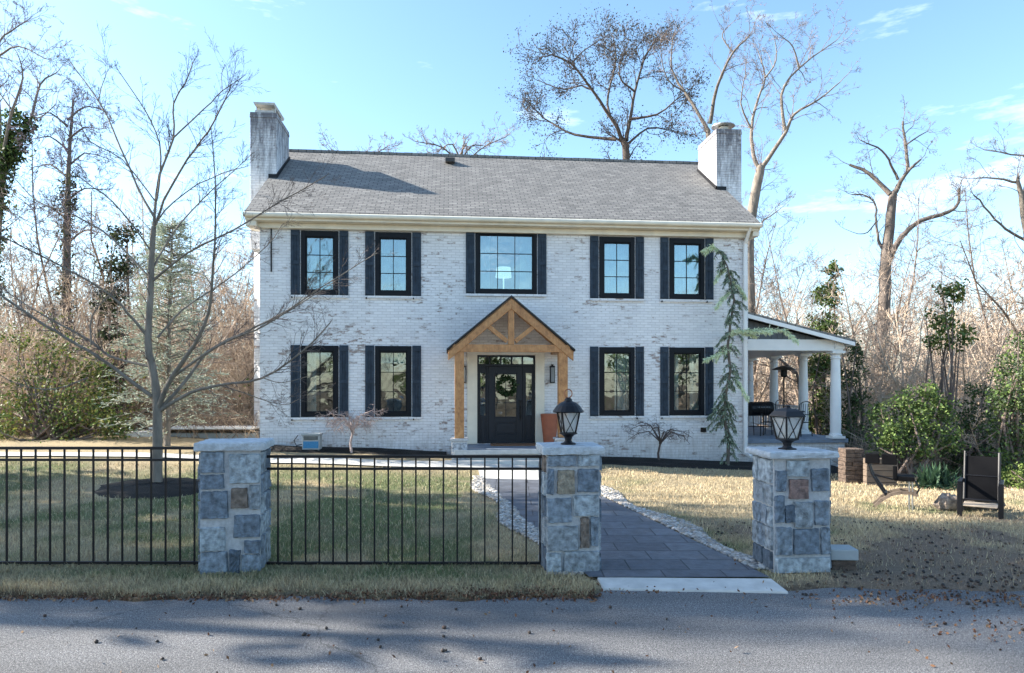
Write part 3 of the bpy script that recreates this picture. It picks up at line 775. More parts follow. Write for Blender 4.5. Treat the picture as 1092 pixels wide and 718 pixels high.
for i in range(n):
    ua=pu0+(cu-.1-pu0)*i/n; ub=pu0+(cu-.1-pu0)*(i+1)/n
    if zt(ub)<bt+.02: break
    mb.prism([(ua,bt+.002),(ub-.012,bt+.002),(ub-.012,zt(ub)),(ua,zt(ua))][::-1],PV0+.05,PV0+.08)
mb.build('gable_siding',M['siding'],pr)
mb=MB(); mb.box(pu0,cu+.1,PV0+.3,PV1-.3,bt+.02,bt+.04); mb.build('porch_ceiling',M['white'],pr)
def column(u,v,nm='column'):
    mb=MB(); hgt=bb-fz
    mb.box(u-.19,u+.19,v-.19,v+.19,fz+.001,fz+.07); mb.box(u-.19,u+.19,v-.19,v+.19,bb-.07,bb-.001)
    mb.lathe([(.175,.07),(.18,.11),(.15,.14),(.145,.17),(.15,.5),(.145,1.2),(.12,hgt-.24),(.14,hgt-.22),(.14,hgt-.19),(.12,hgt-.17),(.125,hgt-.12),(.17,hgt-.09),(.17,hgt-.07)],20,(u,v,fz))
    return mb.build(nm,M['white'],pr,smooth=False,bevel=.004)
column(cu,PV0+.15)
for v in (2.25,4.2,6.1): column(cu,v)
mb=MB()
for v0_,v1_ in ((2.42,4.03),(4.37,5.93)):
    mb.box(cu-.03,cu+.03,v0_,v1_,fz+.82,fz+.88); mb.box(cu-.03,cu+.03,v0_,v1_,fz+.12,fz+.17)
    for i in range(11): y=v0_+.08+(v1_-v0_-.16)*i/10; mb.box(cu-.018,cu+.018,y-.018,y+.018,fz+.171,fz+.819)
mb.box(pu0,cu-.2,6.07,6.13,fz+.82,fz+.88); mb.box(pu0,cu-.2,6.07,6.13,fz+.12,fz+.17)
for i in range(20): x=pu0+.1+(cu-.4-pu0)*i/19; mb.box(x-.018,x+.018,6.082,6.118,fz+.171,fz+.819)
mb.build('railing',M['white'],pr)

# ---- things at the entrance
wr=thing('wreath','round green leafy wreath hung on the dark front door','wreath',H(U(540),-.03,Zp(412,540)),R(5.3))
mb=MB()
for i in range(420):
    a=random.uniform(0,6.283); r_=.215+random.gauss(0,.04); mb.leaf((r_*math.cos(a),random.uniform(-.07,0),r_*math.sin(a)),.09,random.choice([(.03,.06,.02),(.05,.09,.03),(.02,.04,.015),(.07,.11,.05)]))
mb.build('foliage',M['leaf'],wr)
mb=MB(); mb.tube([Vector((.2*math.cos(t),0,.2*math.sin(t))) for t in np.linspace(0,6.283,25)],.02,6,caps=False); mb.build('ring',M['bronze'],wr)
dm=MB(); dm.box(-.62,.62,-.28,.28,0,.022); o=dm.build('doormat',M['mat'],bevel=.006); o.location=H(0.02,-.42,FLOOR-.009); o.rotation_euler=(0,0,R(5.3)); tag(o,'brown coir doormat lying on the slab before the front door','doormat')
pl=thing('planter','tall rust coloured planter standing right of the front door','planter',H(U(586,-.35),-.38,FLOOR-.009),0)
mb=MB(); ph=Zp(441,586,-.35)-FLOOR
mb.lathe([(.15,0),(.16,.02),(.20,ph*.5),(.235,ph*.9),(.245,ph-.03),(.245,ph),(.21,ph),(.205,ph-.08)],28); mb.build('pot',M['terracotta'],pl,smooth=False,bevel=.003)
mb=MB(); mb.lathe([(.20,ph-.085),(.05,ph-.07)],20); mb.build('soil',M['mulch'],pl)
# ------------------------------------------------------------------ stone gate pillars
BLUE=(.16,.20,.245); BLU2=(.225,.27,.315); LG=(.36,.41,.44); GR=(.28,.315,.34); BR=(.19,.15,.12); DK=(.10,.13,.165); RB=(.24,.16,.14); OC=(.28,.24,.18)
def NU(i,n):
    return 0 if i==0 else 1 if i==n else .035+.93*((i-1)/(n-2))
def stone_face(mb, T, x0,x1,z0,z1,col,d):
    """rough pillowed stone: height field on a face; T maps (x, out, z)"""
    nx_=7; nz_=max(4,int(7*(z1-z0)/(x1-x0)*.8)); nz_=min(nz_,9); b=len(mb.v)
    sd=random.uniform(0,100); jx=[random.uniform(-.010,.010) for _ in range(4)]; tilt=(random.uniform(-.010,.010),random.uniform(-.010,.010))
    for k in range(nz_+1):
        for i in range(nx_+1):
            s=NU(i,nx_); t=NU(k,nz_)
            e=min(s,1-s,t,1-t); x=x0+(x1-x0)*s; z=z0+(z1-z0)*t
            x+= (jx[0]*(1-s)*(1-t)+jx[1]*s*(1-t)+jx[2]*s*t+jx[3]*(1-s)*t)+.005*math.sin(z*60+sd)*(1 if s in (0,1) else 0)
            z+= (jx[3]*(1-s)+jx[1]*s)*.6+.005*math.sin(x*55+sd)*(1 if t in (0,1) else 0)
            o_=d*(0 if e<=0 else 1)+random.uniform(-.0065,.0065)*(e>0)+(tilt[0]*(s-.5)+tilt[1]*(t-.5))*(e>0)+.004*math.sin(s*7+sd)*math.sin(t*6+sd)*(e>0)
            if e<=0: o_=-.012
            elif e<.16: 
                x+=(.5-s)*-.0; 
            mb.v.append(tuple(T@Vector((x,o_,z))))
    for k in range(nz_):
        for i in range(nx_):
            a=b+k*(nx_+1)+i; mb.f.append((a,a+1,a+nx_+2,a+nx_+1)); kk=random.uniform(.9,1.1); mb.c.append(tuple(c*kk for c in col))

def rand_layout(w,h,rows):
    out=[]; z=.02; zs=[random.uniform(.7,1.4) for _ in range(rows)]; S=sum(zs)
    for r_ in zs:
        hh=(h-.03)*r_/S; x=.02
        while x<w-.06:
            ww=random.uniform(.14,.30); 
            if w-x-ww<.12: ww=w-x-.02
            out.append((x+.006,x+ww-.006,z+.006,z+hh-.006,random.choice([BLUE,BLU2,LG,GR,GR,DK,BLU2,LG,BR if random.random()<.3 else BLUE]))); x+=ww
        z+=hh
    return out
def pillar(label,pos,rz,w,d,h,front,capw,caph,caph2=None):
    t=thing('gate_pillar',label,'stone pillar',pos,rz,'stone gate pillars')
    mb=MB(); mb.box(-w/2+.006,w/2-.006,-d/2+.006,d/2-.006,-.15,h); mb.build('mortar_core',M['mortar'],t)
    mb=MB()
    def T(ang,off): return Matrix.Rotation(ang,4,'Z')@Matrix.Translation((0,-off,0))@Matrix(((1,0,0,0),(0,-1,0,0),(0,0,1,0),(0,0,0,1)))
    for (a,b,c,e,col) in front: stone_face(mb,T(0,d/2),-w/2+a*w,-w/2+b*w,c*h,e*h,col,.022)
    for ang,ww,off in ((R(90),d,w/2),(R(-90),d,w/2),(R(180),w,d/2)):
        for (a,b,c,e,col) in rand_layout(ww,h,5): stone_face(mb,T(ang,off),-ww/2+a,-ww/2+b,c,e,col,.02)
    mb.build('stone',M['stone'],t)
    # cap: slab with chipped edges
    mb=MB(); n=10; cw,cd=capw/2,capw/2*(d/w)
    rings=[(.985,0),(1.0,.012),(1.01,caph*.5),(1.0,caph-.012),(.97,caph)]
    per=[]
    for s_ in range(4):
        for i in range(n):
            f=-1+2*i/n
            per.append([(f*cw,-cd),(cw,f*cd),(-f*cw,cd),(-cw,-f*cd)][s_])
    b=len(mb.v); K=len(per)
    for (sc_,z) in rings:
        for (x,y) in per:
            j=1+random.uniform(-.012,.012); mb.v.append((x*sc_*j,y*sc_*j,h+.001+z+random.uniform(-.003,.003)))
    for r_ in range(len(rings)-1):
        for i in range(K):
            j=(i+1)%K; mb.f.append((b+r_*K+i,b+r_*K+j,b+(r_+1)*K+j,b+(r_+1)*K+i)); mb.c.append((1,1,1))
    mb.f.append(tuple(b+i for i in reversed(range(K)))); mb.f.append(tuple(b+(len(rings)-1)*K+i for i in range(K))); mb.c+=[(1,1,1)]*2
    mb.build('cap',M['capstone'],t)
    return t
def nf(L,x0,x1,y0,y1):
    g=2.6*(x1-x0)/200
    return [((max(a-g,x0+1)-x0)/(x1-x0),(min(b+g,x1-1)-x0)/(x1-x0),(y1-e-g)/(y1-y0),(y1-c+g)/(y1-y0),col) for (a,b,c,e,col) in L]
L1=nf([(82,178,122,208,BLU2),(82,178,218,274,BLUE),(82,192,292,404,BLUE),(200,322,132,254,LG),(206,272,280,362,BR),(284,324,268,368,GR),(218,322,396,488,BLUE),(82,182,442,538,LG),(84,188,548,632,BLU2),(262,326,505,555,BLUE),(200,240,542,636,DK),(254,326,565,634,BLU2)],78,330,115,640)
L2=nf([(36,130,272,305,BLU2),(138,206,272,306,LG),(34,52,318,402,BLUE),(70,124,322,400,OC),(136,206,320,395,BLUE),(34,114,418,498,BLU2),(124,206,408,475,LG),(34,138,512,592,GR),(148,172,484,586,BR),(180,206,482,580,BLU2),(34,80,602,670,LG),(88,206,600,670,GR)],30,212,268,675)
L3=nf([(152,216,340,386,LG),(228,276,364,430,BLUE),(160,214,398,455,RB),(178,230,464,540,GR),(236,276,462,535,BLU2),(150,174,475,525,DK),(174,248,548,624,BLUE),(256,278,545,625,BLU2),(122,280,636,678,LG),(122,150,370,430,BLUE),(122,144,445,525,BLUE),(122,168,542,625,BLU2)],116,284,330,680)
YP=7.1
def at(px,Y): return (px-546)/F*Y
p1=pillar('stone gate pillar between the two black fence panels, with nothing on its cap',(at(251.5,YP+.26),YP+.26,.03),R(10),.605,.5,1.28,L1,.70,.085)
p2=pillar('stone gate pillar on the left edge of the slate path, under the round domed lantern',(at(607,YP+.24),YP+.24,.03),R(5),.565,.5,1.24,L2,.645,.085)
p3=pillar('stone gate pillar on the right edge of the slate path, under the square lantern',(at(843,YP+.30),YP+.30,.03),R(4),.615,.52,1.20,L3,.74,.065)
# under-cap stones for right pillar
# ------------------------------------------------------------------ lanterns on the pillars
def cage(mb,r0,r1,z0,z1,n=4,a0=R(45),w=.012):
    P0=[Vector((r0*math.cos(a0+2*math.pi*i/n),r0*math.sin(a0+2*math.pi*i/n),z0)) for i in range(n)]
    P1=[Vector((r1*math.cos(a0+2*math.pi*i/n),r1*math.sin(a0+2*math.pi*i/n),z1)) for i in range(n)]
    for i in range(n):
        j=(i+1)%n
        mb.tube([P0[i],P1[i]],w*.75,6); mb.tube([P0[i],P0[j]],w*.7,6); mb.tube([P1[i],P1[j]],w*.7,6)
        mid0=P0[i].lerp(P0[j],.0); 
        mb.tube([P0[i].lerp(P0[j],.12),P1[i].lerp(P1[j],.88)],.0045,5); mb.tube([P0[i].lerp(P0[j],.88),P1[i].lerp(P1[j],.12)],.0045,5)
    return P0,P1
def lantern(label,pos,rz,dome):
    t=thing('pillar_lantern',label,'lantern',pos,rz,'black lanterns on the gate pillars')
    z0=.115; z1=z0+(.215 if dome else .245); rb,rt=(.088,.142) if dome else (.095,.150)
    mb=MB(); cage(mb,rb,rt,z0,z1,4,R(45),.013 )
    mb.build('frame',M['black'],t)
    mb=MB(); mb.lathe([(.085,0),(.085,.012),(.05,.022),(.036,.04),(.045,.075),(.07,.095),(rb+.012,.108),(rb+.012,.118),(rb-.02,.122)],4 if not dome else 16,a0=R(45)); mb.build('base',M['black'],t,bevel=.002)
    mb=MB()
    prof=[(rt+.022,z1-.01),(rt+.03,z1),(rt+.022,z1+.012),(rt-.01,z1+.055),(rt-.05,z1+.085),(.045,z1+.105),(.04,z1+.125),(.018,z1+.14)] if dome else [(rt+.012,z1-.008),(rt+.018,z1),(rt+.012,z1+.012),(rt-.025,z1+.055),(rt-.065,z1+.078),(.04,z1+.085),(.025,z1+.10),(.03,z1+.112),(.012,z1+.122)]
    mb.lathe(prof,20 if dome else 4,a0=R(45)); mb.build('hood',M['black'],t,bevel=.002)
    mb=MB(); n=4; 
    for i in range(4):
        a,b=R(45)+R(90)*i,R(45)+R(90)*(i+1)
        mb.face([(rb*.93*math.cos(a),rb*.93*math.sin(a),z0+.005),(rb*.93*math.cos(b),rb*.93*math.sin(b),z0+.005),(rt*.93*math.cos(b),rt*.93*math.sin(b),z1-.005),(rt*.93*math.cos(a),rt*.93*math.sin(a),z1-.005)])
    mb.build('glass',M['lantern_glass'],t)
    mb=MB()
    for i in range(3):
        a=2*math.pi*i/3; x,y=.028*math.cos(a),.028*math.sin(a); mb.lathe([(.009,0),(.009,.075)],8,(x,y,z0+.01)); mb.lathe([(.009,.077),(.011,.09),(.002,.115)],8,(x,y,z0+.01))
    mb.build('candle_bulb',M['candle'],t)
    if dome:
        mb=MB(); mb.tube([Vector((.043*math.sin(q),0,z1+.18-.043*math.cos(q))) for q in np.linspace(0,6.283,21)],.006,6,caps=False); mb.build('carrying_ring',M['copper'],t)
    return t
l1=lantern('black lantern with domed hood and copper ring, on the pillar left of the path',(at(606,YP+.24),YP+.24,.03+1.24+.085),R(12),True)
l2=lantern('black square lantern without a ring, on the pillar right of the path',(at(839.5,YP+.30),YP+.30,.03+1.20+.065),R(20),False)
for o in (l1,): o.scale=(.98,.98,1.07)
l2.scale=(1.12,1.12,1.0)
# ------------------------------------------------------------------ fence
def fence(label,x0,x1,ztop,zsec,zb,Y,sp,xfirst,posts):
    t=thing('fence_panel',label,'fence',((x0+x1)/2,Y,0),0,'black metal fence panels between the pillars'); cx=(x0+x1)/2
    for z,hh in ((ztop,.030),(zsec,.026),(zb,.026)):
        mb=MB(); mb.box(x0-cx,x1-cx,-.016,.016,z-hh/2,z+hh/2); mb.build('rail',M['black'],t)
    mb=MB(); mb.box(-.008,.008,-.008,.008,.06,ztop-.016); proto=None
    x=xfirst
    while x<x1-.02:
        if proto is None: proto=mb.build('picket',M['black'],t); proto.location=(x-cx,0,0)
        else:
            c=proto.copy(); COL.objects.link(c); c.parent=t; c.location=(x-cx,0,0)
        x+=sp
    for px_ in posts:
        mb=MB(); mb.box(px_-cx-.025,px_-cx+.025,-.02,.03,-.1,ztop+.02); mb.build('post',M['black'],t)
fence('black metal picket fence panel left of the leftmost stone pillar',-6.2,at(219,YP+.24),CAMZ-68/F*(YP+.24)+0,CAMZ-80.5/F*(YP+.24),CAMZ-190/F*(YP+.24),YP+.24,15.4/F*(YP+.24),at(7.2,YP+.24)-6*15.4/F*(YP+.24),[])
fence('black metal picket fence panel between the left and middle stone pillars',at(285,YP+.24),at(578,YP+.24),CAMZ-77/F*(YP+.24),CAMZ-90/F*(YP+.24),CAMZ-190.5/F*(YP+.24),YP+.24,14.7/F*(YP+.24),at(296.5,YP+.24),[])
# ------------------------------------------------------------------ utility box right of the gate
x=at(896,7.35); t=thing('utility_box','small grey two-tier utility box on the ground right of the rightmost pillar','utility box',(x,7.35,G(x,7.35)-.01),R(-4))
mb=MB(); mb.box(-.125,.125,-.1,.1,0,.115); mb.build('body',M['ledge'],t,bevel=.008)
mb=MB(); mb.box(-.145,.145,-.12,.12,.117,.235); mb.build('lid',M['grey_plastic'],t,bevel=.012)
# meter by the left wall
x=H(U(333,-.5),-.5); gzz=G(x.x,x.y)
t=thing('hose_cabinet','small pale cabinet with a blue panel against the house left of the pink tree','cabinet',(x.x,x.y,gzz),R(2))
mb=MB(); mb.box(-.22,.22,-.14,.14,.06,.42); mb.box(-.24,.24,-.16,.16,.421,.47); mb.box(-.2,-.15,-.1,.1,-.05,.059); mb.box(.15,.2,-.1,.1,-.05,.059); mb.build('case',M['grey_plastic'],t,bevel=.01)
mb=MB(); mb.box(-.19,.19,-.148,-.1405,.10,.27); mb.build('front_panel',M['blue_panel'],t)
mb=MB(); 
for i in range(5): mb.box(-.18,.18,-.147,-.141,.31+i*.02,.32+i*.02)
mb.build('grille',M['black'],t)
mb=MB(); mb.tube([Vector((-.22,0,.2)),Vector((-.40,0,.15)),Vector((-.46,0,.28)),Vector((-.36,0,.42))],.012,6); mb.build('hose',M['black'],t)
# ------------------------------------------------------------------ side porch furniture
def porch_pt(u,v): p=H(u,v,fz); return p
def pchair(label,u,v,rz):
    t=thing('patio_chair',label,'patio chair',porch_pt(u,v),rz,'black metal chairs on the side porch')
    for x,y in ((-.22,-.22),(.22,-.22)): 
        mb=MB(); mb.tube([Vector((x,y,.0)),Vector((x,y*.95,.62)),Vector((x,.0,.66)),Vector((x,.18,.64))],.014,6); mb.build('front_leg',M['black'],t)
    for x in (-.22,.22):
        mb=MB(); mb.tube([Vector((x,.30,0)),Vector((x,.22,.42)),Vector((x*.95,.30,.95)),Vector((x*.5,.33,1.02)),Vector((0,.335,1.04))],.014,6); mb.build('rear_leg',M['black'],t)
    mb=MB(); mb.box(-.21,.21,-.2,.22,.41,.43); mb.build('seat',M['darkmesh'],t,bevel=.008)
    mb=MB()
    for i in range(5): x=-.16+.08*i; mb.tube([Vector((x,.235,.45)),Vector((x*.95,.30,.97))],.008,5)
    mb.build('backrest',M['black'],t)
pchair('black metal patio chair on the side porch beside the grill',U(826,1.2),1.5,R(150))
pchair('black metal patio chair on the side porch near the front column',U(858,1.0),1.3,R(-60))
pchair('black metal patio chair farthest back on the side porch, half behind the lantern',U(846,2.6),3.0,R(20))
t=thing('patio_table','round black patio table on the side porch behind the chairs','patio table',porch_pt(U(843,1.9),2.0),0)
mb=MB(); mb.lathe([(.45,.70),(.46,.71),(.46,.73),(.45,.735)],24); mb.build('table_top',M['black'],t)
for i in range(3):
    a=2.1*i; mb=MB(); mb.tube([Vector((.32*math.cos(a),.32*math.sin(a),0)),Vector((.1*math.cos(a),.1*math.sin(a),.35)),Vector((.2*math.cos(a),.2*math.sin(a),.70))],.014,6); mb.build('leg',M['black'],t)
t=thing('patio_heater','mushroom shaped patio heater standing on the side porch','patio heater',porch_pt(U(836,2.6),2.6),0)
k=Zp(392,836,2.6)-fz
mb=MB(); mb.lathe([(.22,0),(.22,.5),(.18,.62),(.05,.64)],20); mb.build('tank_base',M['bronze'],t)
mb=MB(); mb.lathe([(.025,.64),(.025,k-.32)],10); mb.build('pole',M['bronze'],t)
mb=MB(); mb.lathe([(.06,k-.32),(.10,k-.28),(.10,k-.08),(.05,k-.06)],14); mb.build('burner',M['black'],t)
mb=MB(); mb.lathe([(.37,k-.08),(.36,k-.06),(.22,k+.01),(.06,k+.05),(.02,k+.06)],24); mb.build('reflector',M['bronze'],t)
t=thing('grill','black barrel grill on thin legs beside the house wall on the side porch','grill',porch_pt(U(810,2.0),2.0),R(10))
mb=MB(); mb.tube([Vector((-.36,0,.80)),Vector((.36,0,.80))],[.22,.22],14); mb.build('barrel',M['black'],t)
for x in (-.3,.3):
    for y in (-.2,.2): mb=MB(); mb.tube([Vector((x,y,0)),Vector((x,y*.7,.66))],.014,6); mb.build('leg',M['black'],t)
mb=MB(); mb.box(-.32,.32,-.18,.18,.25,.27); mb.build('shelf',M['black'],t)
mb=MB(); mb.tube([Vector((-.2,-.20,.86)),Vector((-.2,-.27,.86)),Vector((.2,-.27,.86)),Vector((.2,-.20,.86))],.012,6); mb.build('handle',M['steel'],t)
# ------------------------------------------------------------------ right hand yard
def gp(px,Y): x=at(px,Y); return Vector((x,Y,G(x,Y)))
def yof(py,px):
    Y=12.
    for _ in range(12): Y=(CAMZ-G(at(px,Y),Y))*F/(py-HOR)
    return Y
# garden furniture: local x runs across the line of sight in the photo, local y away from it
def frame_at(px,py):
    Y=yof(py,px); b=gp(px,Y); ph=math.atan2(b.x,b.y)
    kx=Y*math.cos(ph)/F; kz=Y/F
    return b,-ph,(lambda x,y,dy=0: Vector(((x-px)*kx,dy,(py-y)*kz)))
b,rz_,L_=frame_at(950,543)
t=thing('swing_lounger','black two seat garden glider with curved wooden runner, seen side on','garden seat',b,rz_)
for dy in (0,.40):
    mb=MB(); pts=[(931,543),(940,534),(950,527.5),(961,524.5),(973,524.5),(978,527)]
    pp=[L_(a,c,dy) for a,c in pts]
    for i in range(len(pp)-1): mb.bar(pp[i],pp[i+1]+(pp[i+1]-pp[i])*.08,.045,.05,up=Vector((0,0,1)))
    mb.build('runner',M['timber'],t)
    mb=MB(); mb.tube([L_(924,486,dy),L_(926,497,dy),L_(929,506,dy),L_(936,517,dy),L_(945,529,dy)],.018,8); mb.build('back_tube',M['black'],t)
    for a in (969.5,973):
        mb=MB(); mb.tube([L_(a,513,dy),L_(a,545,dy)],.010,6); mb.build('support_post',M['steel'],t)
for x0,x1 in ((922,938),(940,956.5)):
    a=L_(x0,484.5); c=L_(x1,495.5); mb=MB(); mb.box(a.x,c.x,-.03,.03,c.z,a.z); mb.build('backrest',M['darkmesh'],t,bevel=.012)
mb=MB(); a=L_(953,507.5); c=L_(975,512.5); mb.box(a.x,c.x,-.02,.42,c.z,a.z); a=L_(952,497); c=L_(957,511); mb.box(a.x,c.x,-.03,.03,c.z,a.z); mb.build('seat',M['darkmesh'],t,bevel=.012)
mb=MB(); mb.tube([L_(930,508,.2),L_(953,513,.2)],.016,6); mb.tube([L_(945,527,.0),L_(945,527,.40)],.016,6); mb.tube([L_(975,511,0),L_(980,519,0),L_(977,525,0)],.014,6); mb.build('cross_tube',M['black'],t)
b0,rz_,L_=frame_at(1045,552); Yc=b0.y
t=thing('sling_armchair','tall black mesh sling armchair facing the road beside the fire pit stones','armchair',b0,rz_-.05)
for a in (1023,1067):
    q=L_(a,517); mb=MB(); mb.box(q.x-.035,q.x+.035,-.03,.03,-.05,q.z); mb.build('front_leg',M['black'],t,bevel=.006)
    mb=MB(); mb.box(q.x-.03,q.x+.03,-.03,.55,q.z+.001,q.z+.035); mb.build('armrest',M['black'],t,bevel=.006)
    mb=MB(); mb.box(q.x-.025,q.x+.025,.50,.55,-.08,q.z-.002); mb.build('rear_leg',M['black'],t)
xl,xr_=L_(1026,0).x,L_(1064,0).x; zb_,zt_=L_(0,537).z,L_(0,487).z+.02
fr_=[Vector((xl,.36,zb_)),Vector((xl,.60,zt_)),Vector((xr_,.60,zt_)),Vector((xr_,.36,zb_))]
mb=MB(); mb.tube(fr_,.024,8); mb.tube([fr_[0],fr_[3]],.02,8); mb.tube([fr_[0].lerp(fr_[1],.5),fr_[3].lerp(fr_[2],.5)],.012,6); mb.tube([fr_[0].lerp(fr_[1],.97),fr_[1].lerp(fr_[2],.25)],.012,6); mb.build('back_frame',M['black'],t)
mb=MB(); f=lambda p,o: p+Vector((0,o,0)); u1=fr_[1].lerp(fr_[0],.09); u2=fr_[2].lerp(fr_[3],.09)
mb.face([f(fr_[0],.004),f(fr_[3],.004),f(u2,.004),f(u1,.004)]); mb.face([f(fr_[0],.012),f(u1,.012),f(u2,.012),f(fr_[3],.012)]); mb.build('backrest',M['darkmesh'],t)
mb=MB(); mb.box(xl,xr_,-.02,.36,zb_-.06,zb_-.035); mb.build('seat',M['cushion'],t,bevel=.01)
# fire pit stones
mb_l=[(1012,543,.16,(.34,.26,.20)),(1007,538,.12,(.16,.13,.11)),(1030,548,.13,(.2,.17,.14)),(1040,545,.17,(.13,.11,.10)),(1050,549,.14,(.26,.21,.17)),(1060,545,.12,(.18,.14,.12))]
labs=['tan fire pit stone at the left end of the heap','small dark fire pit stone behind the tan one','low brown fire pit stone below the armchair seat','dark grey fire pit stone in the middle of the heap','light brown fire pit stone under the armchair','small fire pit stone near the right leg of the armchair']
for (px,py,r_,c),lb in zip(mb_l,labs):
    Y=Yc+.75; q=gp(px,Y); mb=MB(); mb.blob((0,0,r_*.75),r_,c,1.25,1,.95,.18,9,6); o=mb.build('fire_pit_stone',M['stone'],bevel=0); o.location=q; tag(o,lb,'stone',group='stones of the fire pit')
# timber retaining wall with stone end
def wallthing():
    v=2.0
    Y=yof(519,945); b=gp(927,Y+.1)
    t=thing('retaining_wall','low weathered timber retaining wall beyond the side porch','retaining wall',b,R(-3))
    for i in range(6):
        mb=MB(); mb.box(-.06,.62,.0,.18,-.2+i*.135,-.2+i*.135+.128); mb.build('board',M['timber'],t,bevel=.01)
    Y2=Y+.4; b=gp(911,Y2)
    t2=thing('stone_pier','squat brown stacked stone pier at the corner of the side porch','stone pier',b,R(-3))
    mb=MB(); z=-.2
    for r_ in range(10):
        x_=-.20
        while x_<.17:
            w_=random.uniform(.12,.28); mb.box(x_,min(x_+w_,.22),random.uniform(-.02,.02),.4,z,z+.092,c=(1,1,1)); x_+=w_+.008
        z+=.1
    mb.build('stone',M['ledge'],t2,bevel=.008)
wallthing()
# left low shed wall behind the lawn tree
Yw=19.2
b=gp(150,Yw); t=thing('low_white_shed','low white-fronted shed with pale roof edge behind the lawn tree','shed',b,R(0))
mb=MB(); zt=P(150,461,Yw).z-b.z; x0=P(134,0,Yw).x-b.x; x1=P(168,0,Yw).x-b.x; mb.box(x0,x1,0,1.0,-.4,zt); mb.build('front_wall',M['white'],t)
mb=MB(); x2=P(268,0,Yw).x-b.x; mb.box(x1+.003,x2,.25,1.0,-.4,zt-.05); mb.build('side_wall',M['grey_plastic'],t)
mb=MB(); zt2=P(230,456,Yw).z-b.z; mb.box(x1-.3,x2,.1,1.15,zt2-.06,zt2); mb.build('roof_edge',M['white'],t)
# ------------------------------------------------------------------ trees
def rv(s): return Vector((random.gauss(0,s),random.gauss(0,s),random.gauss(0,s)))
def grow(mb,p,d,L,r,lvl,c,up=.05,jit=.16,nch=(7,5,4,3),ratio=.5,ang=(25,60),rmin=.003,hook=None):
    n=max(3,5-lvl//2); pts=[p.copy()]; rad=[r]; dd=d.normalized(); st=L/n
    for i in range(n):
        dd=(dd+rv(jit)+Vector((0,0,up))).normalized(); pts.append(pts[-1]+dd*st); rad.append(max(rmin*.7,r*(1-.75*(i+1)/n)))
    mb.tube(pts,rad,5 if r>.03 else (4 if r>.012 else 3),c,caps=False)
    if hook and lvl>=hook[0]: hook[1](pts)
    if lvl>=len(nch): return
    for _ in range(nch[lvl]):
        t=random.uniform(.2,1)**.9; f=t*n; i=min(int(f),n-1); q=pts[i].lerp(pts[i+1],f-i)
        bd=(pts[i+1]-pts[i]).normalized(); ax=bd.orthogonal().normalized(); ax=Matrix.Rotation(random.uniform(0,6.283),3,bd)@ax
        nd=Matrix.Rotation(R(random.uniform(*ang)),3,ax)@bd
        grow(mb,q,nd,L*ratio*random.uniform(.6,1.15)*(1.15-.5*t),max(rmin,r*.5*(1-.5*t)),lvl+1,c,up,jit,nch,ratio,ang,rmin,hook)
def traced(name,label,cat,Y,base,limbs,pxr,col,nch,twL,dj=.12,group=None,up=.04,ratio=.5,rmin=.004,tw=9,ccol=None,jit=.16,hook=None,ang=(25,60),trunkn=9,t0=.25):
    """limbs: list of (pixel polyline, r0px, r1px, depth slope).  first = trunk.  rebuilt at real distance with depth."""
    b=P(base[0],base[1],Y); b.z=G(b.x,Y)-.03
    t=thing(name,label,cat,b,0,group)
    tm=MB(); cm=MB()
    for li,(pts,r0,r1,ds) in enumerate(limbs):
        w=[]; L=0
        for i,(x,y) in enumerate(pts):
            if i: L+=math.hypot(x-pts[i-1][0],y-pts[i-1][1])
            dy=ds[0]+ds[1]*L/F*Y if isinstance(ds,tuple) else ds*L/F*Y
            q=P(x,y,Y+dy)-b; w.append(q)
        # subdivide with a Catmull-Rom so limbs bend
        W=[]; K=3
        for i in range(len(w)-1):
            a0=w[max(i-1,0)]; a1=w[i]; a2=w[i+1]; a3=w[min(i+2,len(w)-1)]
            for k in range(K):
                s=k/K; W.append(.5*((2*a1)+(-a0+a2)*s+(2*a0-5*a1+4*a2-a3)*s*s+(-a0+3*a1-3*a2+a3)*s**3))
        W.append(w[-1]); m=len(W)
        jt=.004*Y/12*1.2
        W=[q+rv(jt)*(0 if i in (0,) else 1) for i,q in enumerate(W)]
        R0=r0/F*Y*(.74 if name=='lawn_tree' and li else .88 if name=='lawn_tree' else 1); R1=r1/F*Y
        rad=[R0+(R1-R0)*(i/(m-1))**.8 for i in range(m)]
        tm.tube(W,rad,trunkn if li==0 else 6,col,caps=False)
        if li==0: tm.blob(W[-1],rad[-1]*.98,col,jit=.02,n=9,m=6)
        if nch is None: continue
        tot=sum((W[i+1]-W[i]).length for i in range(m-1))
        nb=int(tw*tot/twL) if li else int(tw*.35*tot/twL)
        for _ in range(nb):
            f=(t0+(1-t0)*random.random()**.8)*(m-1); i=min(int(f),m-2); q=W[i].lerp(W[i+1],f-i)
            bd=(W[i+1]-W[i]).normalized(); ax=bd.orthogonal().normalized(); ax=Matrix.Rotation(random.uniform(0,6.283),3,bd)@ax
            nd=Matrix.Rotation(R(random.uniform(*ang)),3,ax)@bd
            rr=rad[i]*.45
            grow(cm,q,nd,twL*random.uniform(.4,1.1),min(max(rmin,rr),rmin*3.5),0,ccol or col,up,jit,nch,ratio,ang,rmin,hook)
        grow(cm,W[-1],(W[-1]-W[-2]),twL*(.12 if name=='lawn_tree' else .6),max(rmin,min(R1,rmin*3)),0,ccol or col,up,jit,nch,ratio,ang,rmin,hook)
    tm.build('trunk',M['bark'],t,smooth=True); 
    if cm.v: cm.build('crown',M['bark'],t)
    return t
